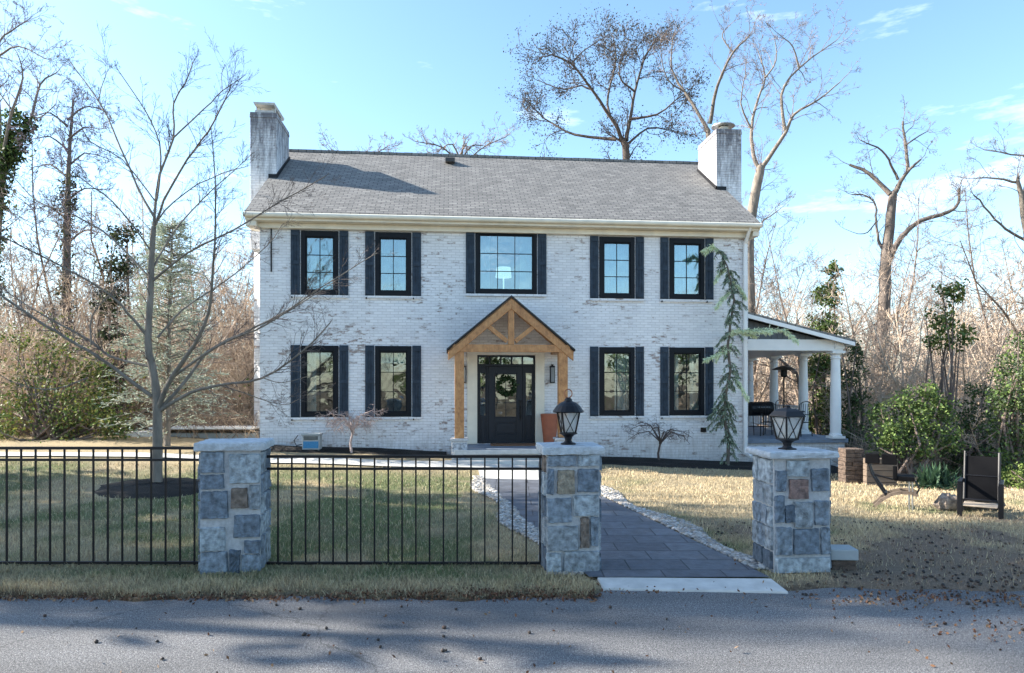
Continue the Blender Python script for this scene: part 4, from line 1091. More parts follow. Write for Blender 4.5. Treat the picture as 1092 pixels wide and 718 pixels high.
def leafclump(mb,o,r,n,size,cols,sz=1,flat=False):
    k=random.uniform(.6,1.35)
    for _ in range(n):
        d=rv(1).normalized()*r*random.random()**.45; c=random.choice(cols); f=k*random.uniform(.8,1.2)
        mb.leaf((o[0]+d.x,o[1]+d.y,o[2]+d.z*sz),size*random.uniform(.6,1.3),tuple(x*f for x in c),flat)
# ---- lawn tree
LT=(.20,.17,.14)
Yt=12.2
limbs=[([(168,529),(167.7,500),(167.7,438),(164,399),(158,364),(161,298),(164,243)],7,2.6,0),
([(164,243),(170,187),(185,147),(185,110),(197,90),(206,66)],2.4,.5,.1),
([(166,240),(175,214),(200,170),(222,140),(240,107),(245,95)],2.2,.5,-.25),
([(165,232),(147,200),(120,137),(105,107),(74,65)],2.0,.5,.3),
([(105,107),(110,88),(115,74)],.8,.3,.3),
([(167,214),(172,167),(160,127),(125,74)],1.6,.4,-.2),
([(185,147),(217,117),(237,97),(259,82)],1.3,.4,.2),
([(237,97),(236,84),(238,73)],.6,.3,.2),
([(165,214),(130,170),(95,150),(82,118)],1.1,.4,-.3),
([(168,436),(183,403),(207,368),(222,333),(228,278),(230,220),(226,140)],4.2,.4,-.3),
([(171,438),(203,419),(234,411),(280,403),(322,375),(352,345)],3.2,.6,-.15),
([(171,436),(195,410),(222,375),(260,355),(300,335),(345,305),(402,270)],3.4,.5,.25),
([(183,403),(234,368),(273,352),(310,330),(358,300)],2.2,.4,.0),
([(163,300),(200,270),(250,245),(300,215),(348,188)],1.9,.4,-.35),
([(161,290),(190,240),(230,200),(268,165)],1.6,.4,.4),
([(162,423),(132,401),(109,384),(70,360),(39,341),(0,314),(-20,300)],3.2,1.0,-.2),
([(160,391),(117,380),(97,364),(47,337),(0,306)],2.2,.7,.3),
([(158,360),(136,333),(117,314),(78,290),(31,267),(0,251)],2.3,.6,-.35),
([(97,368),(99,337),(121,310),(156,278)],1.4,.4,.2),
([(94,403),(58,415),(20,410),(0,400)],1.0,.4,-.3),
([(161,298),(120,255),(80,230),(40,215),(15,190)],1.7,.4,.25),
([(162,270),(130,225),(100,200),(60,170)],1.5,.4,-.4),
([(164,243),(185,215),(225,190),(262,178)],1.4,.4,.1),
([(168,360),(195,330),(240,300),(285,262),(300,240)],1.6,.4,.45),
([(234,411),(262,420),(300,432),(320,425)],1.0,.3,-.3),
([(280,403),(300,408),(335,400)],.8,.3,.2)]
traced('lawn_tree','bare spreading young tree in a black mulch ring on the left lawn','tree',Yt,(168,529),limbs,1,LT,(5,3),.58,tw=4.0,rmin=.0026,ratio=.5,up=.03,ccol=(.14,.11,.10),ang=(22,50),jit=.10)
# ---- tall trees
TC=(.11,.085,.07); TG=(.17,.145,.12)
def podhook(cols,n=3,s=.10,r=.15):
    hold=MB()
    def f(pts):
        for _ in range(n): 
            q=pts[-1]+rv(r); hold.leaf(q,s*random.uniform(.6,1.4),random.choice(cols))
    return hold,f
Y1=36
hold,f=podhook([(.05,.045,.035),(.08,.06,.045),(.04,.045,.03)],5,.09,.26)
t=traced('tall_tree','tall tree with dark dense twig tips rising behind the middle of the roof','tree',Y1,(668,440),
[([(668,440),(669,300),(668,171),(665,151)],6,3.2,0),
([(665,153),(652.5,127),(633,98),(609,68),(589,59)],2.4,.6,-.3),([(657,149),(613.6,144),(589,132),(570,117)],1.8,.6,.4),
([(668,150),(672,127),(677,98),(687,64),(701,39)],2.4,.6,.2),([(672,127),(701,122),(726,103)],1.6,.5,-.4),([(650,122),(648,103),(657,64),(653,39)],1.6,.5,.5),
([(668,155),(691,137),(716,139)],1.5,.5,.1),([(633,98),(620,92),(600,95),(580,88)],1.2,.5,.4),([(677,98),(660,80),(668,50)],1.2,.4,-.4),([(609,68),(622,55),(640,42)],1,.4,.3)],
1,TC,(5,4),1.9,tw=4.8,rmin=.013,ccol=(.085,.07,.065),hook=(1,f),t0=.35,jit=.2)
hold.build('seed_pods',M['leaf'],t)
Y2=32
traced('tall_tree','tall forked bare tree rising behind the right chimney','tree',Y2,(770,440),
[([(770,440),(768,300),(760,200),(755,139)],5,2.6,0),([(755,139),(730,98),(716,73),(718,39)],2.4,.5,.3),([(757,132),(764.6,93),(782,56),(800,38)],2.4,.5,-.3),([(730,98),(712,85),(705,60)],1,.4,-.3),([(782,56),(770,40),(775,30)],.9,.4,.2)],
1,TG,(5,4,3),1.7,tw=4.5,rmin=.006,ccol=(.19,.155,.145),t0=.3,jit=.2)
Y3=30
traced('tall_tree','tall pale bare tree with two trunks just right of the right chimney','tree',Y3,(801,470),
[([(801,470),(800,360),(799,253),(808,195),(811,180)],7,4.4,0),([(811,182),(803.5,166),(801,137),(808,107),(816,83),(808,54)],2.8,.5,.25),([(812,180),(818,171),(838,141),(847,122),(872,107),(896,88)],3.2,.5,-.25),
([(838,141),(833,102),(852,73),(891,44)],2.2,.5,.3),([(801,137),(790,110),(795,80)],1.2,.4,-.3),([(852,73),(846,50),(835,40)],1.1,.4,-.3),([(803,250),(815,235),(830,225)],1.2,.5,.4),([(816,83),(828,65),(826,40)],1,.4,.2)],
1,(.22,.185,.15),(5,4,3),1.9,tw=4,rmin=.006,ccol=(.21,.17,.16),t0=.3,jit=.2)
Y4=31
traced('tall_tree','tall bare tree with one long limb sweeping right, right of the porch','tree',Y4,(928,495),
[([(928,495),(930,450),(938,400),(943,330),(944,284),(949,243),(952,208)],9,4.2,0),([(949,207),(928,186),(906,175.5)],3,1.3,.3),([(954.6,205),(965,187),(982,170)],3.4,1.0,-.3),([(968,183),(966,155),(962.5,130)],2.4,1.0,.2),
([(957.5,191.6),(950,175.5),(941,161),(924,152)],1.6,.6,-.4),([(945,284),(954.6,263),(965,249),(982,235.5),(1011.6,226),(1022,216.5),(1023,200)],4.0,1.2,-.2),([(946,272),(937,257),(934,237),(934,219),(924,209),(909,208)],2.0,.6,.3),
([(934,237),(925,248),(915,250)],.9,.4,.2),([(966,155),(980,145),(990,140)],1,.4,.2)],
1,(.16,.13,.11),(4,4,3),1.7,tw=3.4,rmin=.006,ccol=(.19,.155,.14),t0=.2,jit=.2)
Y5=29
traced('tall_tree','bare tree reaching in over the right edge with drooping limbs','tree',Y5,(1106,500),
[([(1106,500),(1104,350),(1095,250),(1089,208),(1085,190)],7,1.5,0),([(1087,195),(1061,190),(1038,190)],1.5,.5,.2),([(1098,258),(1079,249),(1061,234),(1045,214),(1038,208)],1.6,.6,-.2),([(1090,215),(1095,171),(1079,165),(1055,161)],1.5,.5,.3),([(1104,330),(1085,322),(1070,325)],1.2,.5,.2)],
1,TG,(4,3,3),1.5,tw=3.4,rmin=.006,ccol=(.19,.155,.145),t0=.3,jit=.2)
IVY=[(.04,.075,.022),(.06,.10,.03),(.025,.045,.018),(.09,.13,.04)]
def ivy(t,b,pts,Y,r,n,name='ivy',cols=IVY,size=.16):
    mb=MB()
    for i in range(len(pts)-1):
        for _ in range(n):
            s=random.random(); x=pts[i][0]+(pts[i+1][0]-pts[i][0])*s; y=pts[i][1]+(pts[i+1][1]-pts[i][1])*s
            q=P(x,y,Y)-b; leafclump(mb,q+rv(r*.5),r,10,size,cols)
    return mb.build(name,M['leaf'],t)
Y6=25
t=traced('ivy_clad_tree','tall bare tree at the left edge with ivy climbing its forked trunk','tree',Y6,(-12,470),
[([(-12,470),(-10,330),(-4,230),(3,185)],8,4,0),([(3,185),(20,157),(33,124),(43,90),(62,77)],3,.5,.2),([(3,182),(5,157),(13,117),(25,84),(20,60)],2.8,.5,-.2),([(-4,200),(0,145),(-2,90),(0,45),(17,30),(32,20)],2.4,.4,.2),([(-2,60),(20,50),(47,62)],1.3,.4,-.3),([(13,117),(0,100),(-10,80)],1,.4,.2),([(33,124),(45,125),(60,110)],1,.4,-.3)],
1,(.20,.17,.14),(4,3,2),1.5,tw=4,rmin=.007,ccol=(.24,.19,.18),t0=.3,jit=.2)
ivy(t,Vector(t.location),[(-12,400),(-8,300),(-2,220),(4,180),(18,158),(32,128)],Y6,.28,60); ivy(t,Vector(t.location),[(4,180),(6,150),(13,120)],Y6,.18,40,'ivy')
Y7=24
t=traced('vine_covered_tree','narrow dark vine covered tree with fuzzy twigs left of the lawn tree','tree',Y7,(72,470),
[([(72,470),(70,330),(72,240),(72,200),(75,150),(78,107)],6,.8,0)]+[([(72,y),(72+s*18,y-14),(72+s*34,y-12)],1.3,.4,.4*s*((k%3)-1)) for k,(y,s) in enumerate([(260,1),(235,-1),(215,1),(190,-1),(178,1),(160,-1),(150,1),(135,-1),(128,1)])],
1,(.13,.11,.10),(4,4,3),1.0,tw=9,rmin=.006,ccol=(.22,.17,.19),t0=.05,jit=.3)
ivy(t,Vector(t.location),[(70,460),(70,360),(71,250),(73,190)],Y7,.22,70,'vine',[(.05,.06,.03),(.07,.08,.04),(.04,.04,.025)],.12)
for k,(px,py,lab) in enumerate(((383,148,'small bare treetop showing above the left part of the roof'),(492,138,'wider bare treetop showing above the roof left of its middle'))):
    Yk=40; w=30+18*k
    traced('treetop',lab,'tree',Yk,(px,420),[([(px,420),(px,300),(px,py+50),(px,py+25)],4,1.5,0)]+[([(px,py+45-3*i),(px+s*w*.4,py+22-2*i),(px+s*w,py+8+5*i)],1.2,.4,.3*s) for i,s in enumerate((1,-1,.5,-.5,.15))],1,TG,(4,3,2),1.3,tw=5,rmin=.010,ccol=(.34,.27,.23),t0=.3,jit=.22)
# ---- ivy column left of house, and right
def mk(name,label,cat,px,Y,group=None): b=gp(px,Y); return thing(name,label,cat,b,0,group),b
def bushy(name,label,px,Y,clumps,cols,size,twigcol=(.16,.12,.10),ntw=14,cat='shrub',dens=1.7,group=None):
    """clumps: (px,py,rpx,depth,count)"""
    t,b=mk(name,label,cat,px,Y,group); mb=MB(); tm=MB()
    for (x,y,r_,dy,n) in clumps:
        o=P(x,y,Y+dy)-b; rr=r_/F*Y
        for k in range(max(1,int(n*dens))):
            q=o+rv(1).normalized()*rr*random.random()**.5
            leafclump(mb,q,rr*.42,17,size*random.uniform(.75,1.15),cols)
        for k in range(max(1,ntw//len(clumps)+1)):
            st=Vector((random.uniform(-.4,.4),random.uniform(-.3,.3),-.05)); e=o+rv(rr*.4); m_=st.lerp(e,.5)+rv(.2)
            tm.tube([st,m_,e],[.05,.03,.012],5,twigcol,caps=False)
    tm.build('stem',M['bark'],t); mb.build('foliage',M['leaf'],t); return t
GR1=[(.07,.12,.03),(.11,.17,.045),(.045,.08,.025),(.15,.20,.06)]
GR2=[(.18,.20,.05),(.24,.23,.06),(.12,.14,.04)]
random.seed(21)
bushy('evergreen_thicket','wide yellow-green leafy thicket behind the fence at far left',55,18.5,[(20,430,34,0,34),(70,445,38,-.3,46),(110,430,32,.2,34),(45,395,34,.4,30),(95,395,30,.6,26),(15,365,24,.8,12),(60,360,26,1,14),(120,455,22,-.4,20),(5,460,22,-.2,16)],GR1+GR2,.095,ntw=40)
bushy('ivy_column','dark ivy smothered trunk just left of the pale conifer',125,20.5,[(122,440,17,0,26),(118,400,16,0,26),(122,360,16,0,24),(120,320,17,0,24),(126,285,19,0,26),(130,250,16,0,18),(112,330,12,.3,10)],[(.02,.035,.015),(.035,.055,.02),(.05,.07,.03),(.03,.03,.03)],.11,ntw=20,cat='tree')
bushy('ivy_clad_tree','tall slim tree wrapped in bright ivy behind the porch columns',878,27,[(884,470,20,0,30),(880,430,20,0,30),(876,390,20,0,28),(880,350,18,0,26),(884,315,15,0,20),(888,288,10,0,10),(866,450,16,.5,16),(868,400,15,.5,12),(895,420,16,.4,18),(893,370,14,.3,14)],GR1+[(.14,.16,.06)],.14,ntw=16,cat='tree',dens=2.6)
bushy('holly_bush','rounded glossy green holly bush in sun beyond the garden seat',962,16.6,[(950,468,22,0,40),(975,455,24,.2,44),(1000,440,20,.4,34),(940,440,16,.3,14),(1008,470,18,.2,26),(965,432,18,.5,22),(985,480,18,-.1,20),(990,420,14,.5,16)],GR1+[(.12,.17,.05)],.085,ntw=22)
bushy('juniper_bush','tall dull green evergreen behind the armchair at the right edge',1078,17,[(1070,500,24,0,40),(1088,470,26,0,40),(1085,430,24,.2,34),(1080,395,20,.3,24),(1062,455,18,.3,16),(1095,370,20,.3,26),(1078,520,20,-.3,26),(1072,425,20,.2,24),(1060,490,16,.1,18),(1090,400,22,.1,26)],GR1+[(.12,.15,.09),(.09,.12,.07)],.09,ntw=20)
bushy('evergreen_sapling','small olive green evergreen among bare trees above the holly',1012,20.8,[(1005,340,14,0,14),(1015,310,14,0,14),(1022,360,14,0,12),(1000,365,12,0,10)],GR1+GR2,.12,ntw=10)
bushy('green_shrub','low bright green shrub at the right edge behind the armchair',1088,16,[(1084,515,18,0,30),(1094,530,14,-.2,16)],[(.12,.18,.04),(.16,.2,.06)],.07,ntw=8)
bushy('dark_evergreen_shrub','dark green shrub filling the gap behind the yucca and armchair',1030,17.8,[(1020,500,20,0,26),(1040,485,22,.2,30),(1035,450,20,.3,24),(1050,510,18,-.1,20),(1045,420,16,.3,14),(1010,480,16,.2,14)],[(.035,.06,.02),(.055,.09,.03),(.08,.12,.04),(.03,.045,.02)],.085,ntw=18)
bushy('ivy_mound','dark ivy covered mound behind the front porch column',912,21.5,[(905,460,18,0,30),(915,430,16,.2,24),(908,400,15,.3,20),(922,470,16,-.2,22),(912,375,12,.3,12)],[(.035,.06,.02),(.055,.09,.03),(.09,.12,.045)],.10,ntw=14)
# pale conifer behind the lawn tree
t,b=mk('pale_conifer','pale silvery conifer with feathery drooping twigs behind the lawn tree','conifer',178,17.2)
mb=MB(); tm=MB(); H_=(P(178,232,17.2)-b).z
tm.tube([Vector((0,0,-.05)),Vector((.05,0,H_*.5)),Vector((.15,0,H_))],[.09,.06,.012],8,(.2,.17,.14),caps=False)
for k in range(430):
    s=random.random()**.8; z=.15+s*(H_-.3); L=(1.45*(1-s)**.75+.25)*random.uniform(.6,1.1); a=random.uniform(0,6.283)
    pts=[Vector((.1*s,0,z)),Vector((.1*s+L*.5*math.cos(a),L*.5*math.sin(a),z+.16*L)),Vector((.1*s+L*math.cos(a),L*math.sin(a),z+.05*L))]
    tm.tube(pts,[.014,.009,.004],3,(.24,.2,.16),caps=False)
    for j in range(13):
        f=random.uniform(.2,1)*2; i=min(int(f),1); q=pts[i].lerp(pts[i+1],f-i); d=Vector((math.cos(a)+random.gauss(0,.5),math.sin(a)+random.gauss(0,.5),random.gauss(.05,.35))).normalized()*random.uniform(.12,.3)
        c=random.choice([(.46,.50,.40),(.36,.42,.33),(.54,.56,.45),(.26,.32,.25)])
        for _ in range(5):
            u=random.random(); w=q+d*u; n_=rv(1).normalized()*.045; mb.face((w-d*.11,w+n_*.35,w+d*.16,w-n_*.35),c)
tm.build('trunk',M['bark'],t); mb.build('crown',M['needle'],t)
# weeping cedar at the right corner
Yw=H(0,-.75).y+.55
b=H(U(776,-.7),-.7); b.z=G(b.x,b.y); t=thing('weeping_cedar','slender weeping cedar with pale drooping tips lightened as if sunlit against the right corner of the house','conifer',b,0)
mb=MB(); tm=MB(); Yb=b.y
tr=[(776,493),(777,470),(772,445),(774,420),(779,395),(776,370),(779,345),(783,320),(779,300),(776,285),(768,268),(760,261)]
T_=[P(x,y,Yb+.05*math.sin(i*1.3))-b for i,(x,y) in enumerate(tr)]; T_[0].z=-.03
tm.tube(T_,[.05,.045,.042,.04,.038,.035,.032,.028,.025,.02,.015,.008],7,(.13,.11,.09),caps=False)
PALE_SUNLIT=[(.68,.76,.50),(.76,.82,.58),(.58,.68,.46)]; MIDC=[(.22,.29,.20),(.13,.18,.13),(.34,.42,.30),(.07,.10,.07)]  # pale green tips, lightened in colour to look sunlit
def frond(pts,cols,dens=46,L=.085,hang=.5):
    tm.tube(pts,[.012,.008,.004][:len(pts)] if len(pts)==3 else [.01]*len(pts),4,(.13,.11,.09),caps=False)
    tot=sum((pts[i+1]-pts[i]).length for i in range(len(pts)-1))
    for _ in range(int(dens*tot*2)):
        f=random.random()*(len(pts)-1); i=min(int(f),len(pts)-2); q=pts[i].lerp(pts[i+1],f-i)+rv(.012)
        bd=(pts[i+1]-pts[i]).normalized(); d=(bd*.6+rv(.45)+Vector((0,0,-hang))).normalized()*L*random.uniform(.6,1.5)
        n_=d.cross(rv(1)).normalized()*.012; c=random.choice(cols)
        mb.face((q,q+d*.5+n_,q+d,q+d*.5-n_),c)
for k in range(125):
    f=random.uniform(0,.93)*(len(T_)-1); i=min(int(f),len(T_)-2); q=T_[i].lerp(T_[i+1],f-i)
    s=f/(len(T_)-1); L=random.uniform(.14,.42)*(1.15-.5*s)*(.75 if s<.15 else 1); a=random.uniform(0,6.283)
    d=Vector((math.cos(a),math.sin(a)*.7,0))
    frond([q,q+d*L*.55+Vector((0,0,-.02)),q+d*L+Vector((0,0,-.30*L-.12))],MIDC,75,.085,.8)
for (x0,y0,x1,y1,x2,y2,dy) in ((779,352,800,352,822,354,-.1),(800,352,835,351,850,364,-.15),(778,372,765,378,752,384,-.1),(781,366,770,372,764,384,.1),(783,402,790,412,797,425,-.1),(762,264,757,264,752,270,0),(768,268,760,262,750,267,0),(780,310,770,318,764,328,-.1),(779,300,788,306,796,318,.05),(776,285,768,290,762,300,0),(776,356,788,353,806,358,.1),(774,420,766,432,757,446,-.1)):
    q=[P(x0,y0,Yb)-b,P(x1,y1,Yb+dy)-b,P(x2,y2,Yb+dy*1.5)-b]
    frond(q,PALE_SUNLIT if y0<410 else MIDC,190,.11,.6)
tm.build('trunk',M['bark'],t); mb.build('crown',M['needle'],t)
# weeping maples
def maple(name,label,px,py,w,h,col,n,Yoff=-.6,dense=1):
    b=H(U(px,Yoff),Yoff); b.z=G(b.x,b.y)+.03; t=thing(name,label,'small tree',b,0,None)
    tm=MB(); cm=MB(); s=b.y/F
    top=Vector((.03,0,h*.52)); tm.tube([Vector((0,0,-.05)),Vector((-.03,0,h*.25)),top],[.038,.03,.026],7,col,caps=False)
    for k in range(n):
        a=6.283*k/n+random.uniform(-.2,.2); L=w*random.uniform(.75,1.05); e=Vector((math.cos(a)*L,math.sin(a)*L*.8,h*random.uniform(.5,.95)))
        m1=top.lerp(e,.35)+Vector((0,0,h*.30)); m2=top.lerp(e,.7)+Vector((0,0,h*.22))
        pts=[top,m1,m2,e]; pts=[p+rv(.02) for p in pts]
        tm.tube(pts,[.022,.015,.010,.005],5,col,caps=False)
        for j in range(int(9*dense)):
            f=random.uniform(.4,3); i=min(int(f),2); q=pts[i].lerp(pts[i+1],f-i)
            grow(cm,q,Vector((math.cos(a)+random.gauss(0,.8),math.sin(a)+random.gauss(0,.8),.3)),w*.42*random.uniform(.5,1),.006,0,col,-.10,.22,(4,3),.55,(20,60),.0034)
    tm.build('trunk',M['bark'],t); cm.build('crown',M['bark'],t); return t
maple('weeping_maple','small leafless weeping maple with pinkish twigs before the left lower windows',375,478,.78,.98,(.52,.40,.36),10,-.65,1.5)
maple('weeping_maple','small dark leafless weeping maple in the mulch before the right lower windows',703,490,.95,1.02,(.10,.075,.065),9,-.7,.75)
# spiky yucca and edge grasses
t,b=mk('yucca','dark green spiky yucca clump between the garden seat and the armchair','plant',997,15.2)
mb=MB()
for k in range(230):
    a=random.uniform(0,6.283); el=random.uniform(.05,1.45); L=random.uniform(.45,.75); o=Vector((random.gauss(0,.16),random.gauss(0,.12),0))
    d=Vector((math.cos(a)*math.cos(el),math.sin(a)*math.cos(el),math.sin(el))); sd=d.cross(Vector((0,0,1))).normalized()*.022
    c=random.choice([(.03,.065,.04),(.05,.10,.05),(.07,.13,.07),(.02,.045,.03)]); m_=o+d*L*.6; e=o+d*L+Vector((0,0,-.08))
    mb.face((o-sd,o+sd,m_+sd,m_-sd),c); mb.face((m_-sd,m_+sd,e),c)
mb.build('leaf_rosette',M['leaf'],t)
# ------------------------------------------------------------------ bare woods
random.seed(5)
def thicket_tree(H_,spread,stems,nch,col,rm,seed):
    random.seed(seed); mb=MB(); tm=MB()
    for k in range(stems):
        a=random.uniform(0,6.283); d=Vector((math.cos(a)*spread,math.sin(a)*spread,1)); o=Vector((random.gauss(0,.25),random.gauss(0,.25),-.1)) if stems>1 else Vector((0,0,-.1))
        L=H_*random.uniform(.7,1)
        n=6; pts=[o]; dd=d.normalized()
        for i in range(n): dd=(dd+rv(.17)+Vector((0,0,.05))).normalized(); pts.append(pts[-1]+dd*L/n)
        r0=.006*H_+.012; rad=[r0*(1-.85*i/n) for i in range(n+1)]
        tm.tube(pts,rad,6,col,caps=False)
        for j in range(int(nch[0])):
            f=random.uniform(.12,1)*n; i=min(int(f),n-1); q=pts[i].lerp(pts[i+1],f-i); bd=(pts[i+1]-pts[i]).normalized(); ax=bd.orthogonal().normalized(); ax=Matrix.Rotation(random.uniform(0,6.283),3,bd)@ax
            grow(mb,q,Matrix.Rotation(R(random.uniform(30,70)),3,ax)@bd,L*.34*random.uniform(.5,1.1)*(1.2-.6*f/n),max(rm,rad[i]*.4),0,col,.06,.2,nch[1:],.55,(25,65),rm)
    return tm,mb
WC=[(.30,.22,.165),(.40,.31,.24),(.56,.44,.33),(.21,.16,.13)]
protos=[]
specs=[(9.5,.12,1,(26,6,5),0),(7.5,.25,3,(13,6,4),1),(5.5,.45,6,(9,5,4),2),(10.5,.15,2,(17,6,4),3),(4.0,.7,9,(8,5,3),2)]
def place_tree(k,x,y,rz,s,label,grp):
    global protos
    if k>=len(protos): pass
    loc_=(x,y,G(x,y))
    if protos[k][1]:
        r_=protos[k][0]; r_.location=loc_; r_.rotation_euler=(0,0,rz); r_['label']=label; r_['group']=grp; r_.scale=(s,s,s); protos[k][1]=False; return r_
    r_=dup(protos[k][0],loc_,rz,label,(s,s,s)); r_['group']=grp; return r_
for k,(h,sp,st,nc,ci) in enumerate(specs):
    tm,mb=thicket_tree(h,sp,st,nc,WC[ci],.007,100+k)
    e=thing('bare_tree' if k in (0,1,3) else 'bare_shrub','x','tree' if k in (0,1,3) else 'shrub',(0,0,0))
    tm.build('trunk' if k in (0,1,3) else 'stem',M['bark'],e); mb.build('crown' if k in (0,1,3) else 'twigs',M['bark'],e); protos.append([e,True])
random.seed(77)
LBL={('L',0):'tall leafless tree in the brush left of the house',('L',1):'leafless multi-stemmed tree in the brush left of the house',('L',2):'leafless arching shrub in the brush left of the house',('L',3):'tall leafless twin-stemmed tree in the brush left of the house',('L',4):'low tangled leafless shrub in the brush left of the house',
('R',0):'tall leafless tree in the brush right of the house',('R',1):'leafless multi-stemmed tree in the brush right of the house',('R',2):'leafless arching shrub in the brush right of the house',('R',3):'tall leafless twin-stemmed tree in the brush right of the house',('R',4):'low tangled leafless shrub in the brush right of the house'}
KN=['tall bare trees','multi-stemmed bare trees','arching bare shrubs','twin-stemmed bare trees','low tangled shrubs']
def scatter(side,x0,x1,y0,y1,n,ks,smin=.8,smax=1.15):
    for i in range(n):
        k=ks[i%len(ks)]; y=y0+(y1-y0)*random.random(); x=(x0+(x1-x0)*(i+random.random())/n)*(y/y0)
        place_tree(k,x,y,random.uniform(0,6.28),random.uniform(smin,smax),LBL[(side,k)],KN[k]+(' left of the house' if side=='L' else ' right of the house'))
scatter('L',-16,-7.0,20.5,24,15,[2,4,2,4,1])
scatter('L',-18.5,-7.5,25,31,17,[1,0,2,3])
scatter('L',-26,-9,33,40,12,[0,3,1])
scatter('R',11,16.5,21.5,25,8,[2,4,2])
scatter('R',8.5,20,26,31,12,[1,2,3,1],.9,1.2)
scatter('R',9,27,33,41,20,[0,1,3,1],.95,1.3)
scatter('R',12.2,15,17.8,19.5,4,[4],.5,.7)
# whichever prototype was never placed is removed
for e,un in protos:
    if un:
        for c in list(e.children): bpy.data.objects.remove(c)
        bpy.data.objects.remove(e)
# far wood as one mass
random.seed(9)
mb=MB()
for i in range(760):
    y=random.uniform(46,85); x=random.uniform(-1.0,1.0)*y*1.0; h=random.uniform(6,12.5); c=random.choice([(.50,.40,.33),(.34,.27,.23),(.60,.48,.40),(.42,.34,.30)])
    z0=G(x,y); n=4; pts=[Vector((x+random.gauss(0,.15)*j,y,z0+h*j/n)) for j in range(n+1)]
    mb.tube(pts,[.06,.05,.04,.03,.012],3,c,caps=False)
    for j in range(26):
        f=random.uniform(.08,1)*n; k=min(int(f),n-1); q=pts[k].lerp(pts[k+1],f-k); a=random.uniform(0,6.28); L=h*.24*random.uniform(.4,1.1)*(1.15-.6*f/n)
        d=Vector((math.cos(a),math.sin(a),random.uniform(.3,1.5))).normalized()*L; e=q+d
        mb.tube([q,q+d*.5+rv(.1),e],[.022,.015,.007],3,c,caps=False)
        for m_ in range(4):
            s=random.uniform(.3,1); w=q+d*s; mb.tube([w,w+(d*.45+rv(L*.22))],[.014,.006],3,c,caps=False)
tag(mb.build('far_woods',M['bark']),kind='stuff')
# low dry brush under the thickets
mb=MB(); random.seed(31)
def brush(x,y,h,n,cols):
    z0=G(x,y)
    for _ in range(n):
        a=random.uniform(0,6.28); el=random.uniform(.5,1.4); L=h*random.uniform(.4,1.2); o=Vector((x+random.gauss(0,.35),y+random.gauss(0,.35),z0-.03))
        d=Vector((math.cos(a)*math.cos(el),math.sin(a)*math.cos(el),math.sin(el)))*L; e=o+d+Vector((d.x*.4,d.y*.4,-.35*L*random.random()))
        mb.tube([o,o+d*.6,e],[.008,.006,.003],3,random.choice(cols),caps=False)
BC=[(.36,.27,.19),(.28,.21,.16),(.46,.36,.26),(.20,.15,.12)]
for i in range(560):
    y=random.uniform(19.6,27); x=random.uniform(-.80,-.36)*y; brush(x,y,1.5,16,BC)
for i in range(480):
    y=random.uniform(18.2,28); x=random.uniform(.50,.85)*y; brush(x,y,1.5,16,BC)
tag(mb.build('dry_brush',M['bark']),kind='stuff')
# evergreen undergrowth sprinkled in the brush
mb=MB()
for i in range(240):
    y=random.uniform(20,30); s_=random.choice([-1,1]); x=(random.uniform(.37,.8) if s_<0 else random.uniform(.5,.85))*y*s_; z=G(x,y)+random.uniform(.1,2.2)*random.random()**.6
    leafclump(mb,(x,y,z),random.uniform(.25,.6),26,.11,random.choice([GR1,GR2,IVY]))
tag(mb.build('ivy_undergrowth',M['leaf']),kind='stuff')
# ------------------------------------------------------------------ trees out of frame that shade the foreground
random.seed(12)
def shade_tree(x,y,h,name,label,nclump,evergreen,cr,zb=.2,dens=20,ls=.5):
    t=thing(name,label,'tree',(x,y,G(x,y)),0,'evergreens beyond the left edge')
    tm=MB(); mb=MB(); tm.tube([Vector((0,0,-.1)),Vector((rv(.2).x,0,h*.5)),Vector((rv(.3).x,0,h*.97))],[.28,.2,.05],8,TG,caps=False)
    for i in range(nclump):
        s=random.uniform(zb,1); rr=cr*(1-s*.55 if evergreen else math.sin(min(1,(s-zb)/(1-zb)*.9+.12)*math.pi)**.6)*random.random()**.5; a=random.uniform(0,6.283)
        q=Vector((rr*math.cos(a),rr*math.sin(a),h*s))
        if random.random()<.3: tm.tube([Vector((0,0,q.z-rr*.4)),q],[.05,.015],4,TG,caps=False)
        leafclump(mb,q,random.uniform(.5,.95),dens,ls,GR1)
    tm.build('trunk',M['bark'],t); mb.build('crown',M['leaf'],t); return t
SH=[]
for yt,x,h,cr,dn,zb_ in ((7.0,-14.5,10,1.3,.8,.12),(9.7,-17,13,1.5,.7,.12),(11.0,-16,11,1.2,.5,.12),(7.0,-24,17,1.2,.6,.2),(9.6,-25,19,1.7,.5,.3),(11.6,-23,14,1.0,.4,.2),
    (6.9,-33,25,1.6,.7,.5),(8.6,-35,29,2.4,.6,.6),(10.3,-34,27,2.2,.5,.6),(7.6,-44,33,2.8,.65,.6),(9.8,-46,35,2.8,.5,.6),(6.9,-52,38,2.2,.6,.6),(8.8,-55,39,2.8,.5,.65),
    (5.25,-18,11,.7,.3,.12),(5.7,-38,26,1.0,.3,.3)):
    SH.append((x,yt+.121*-x,h,cr,dn,zb_))
for i,(x,y,h,cr,dn,zb_) in enumerate(SH):
    st_=shade_tree(x,y,h,'evergreen_tree','evergreen tree beyond the left edge of the photo',int(26*cr*h/10*dn*(1.1-zb_)),True,cr,zb_,15,.5)
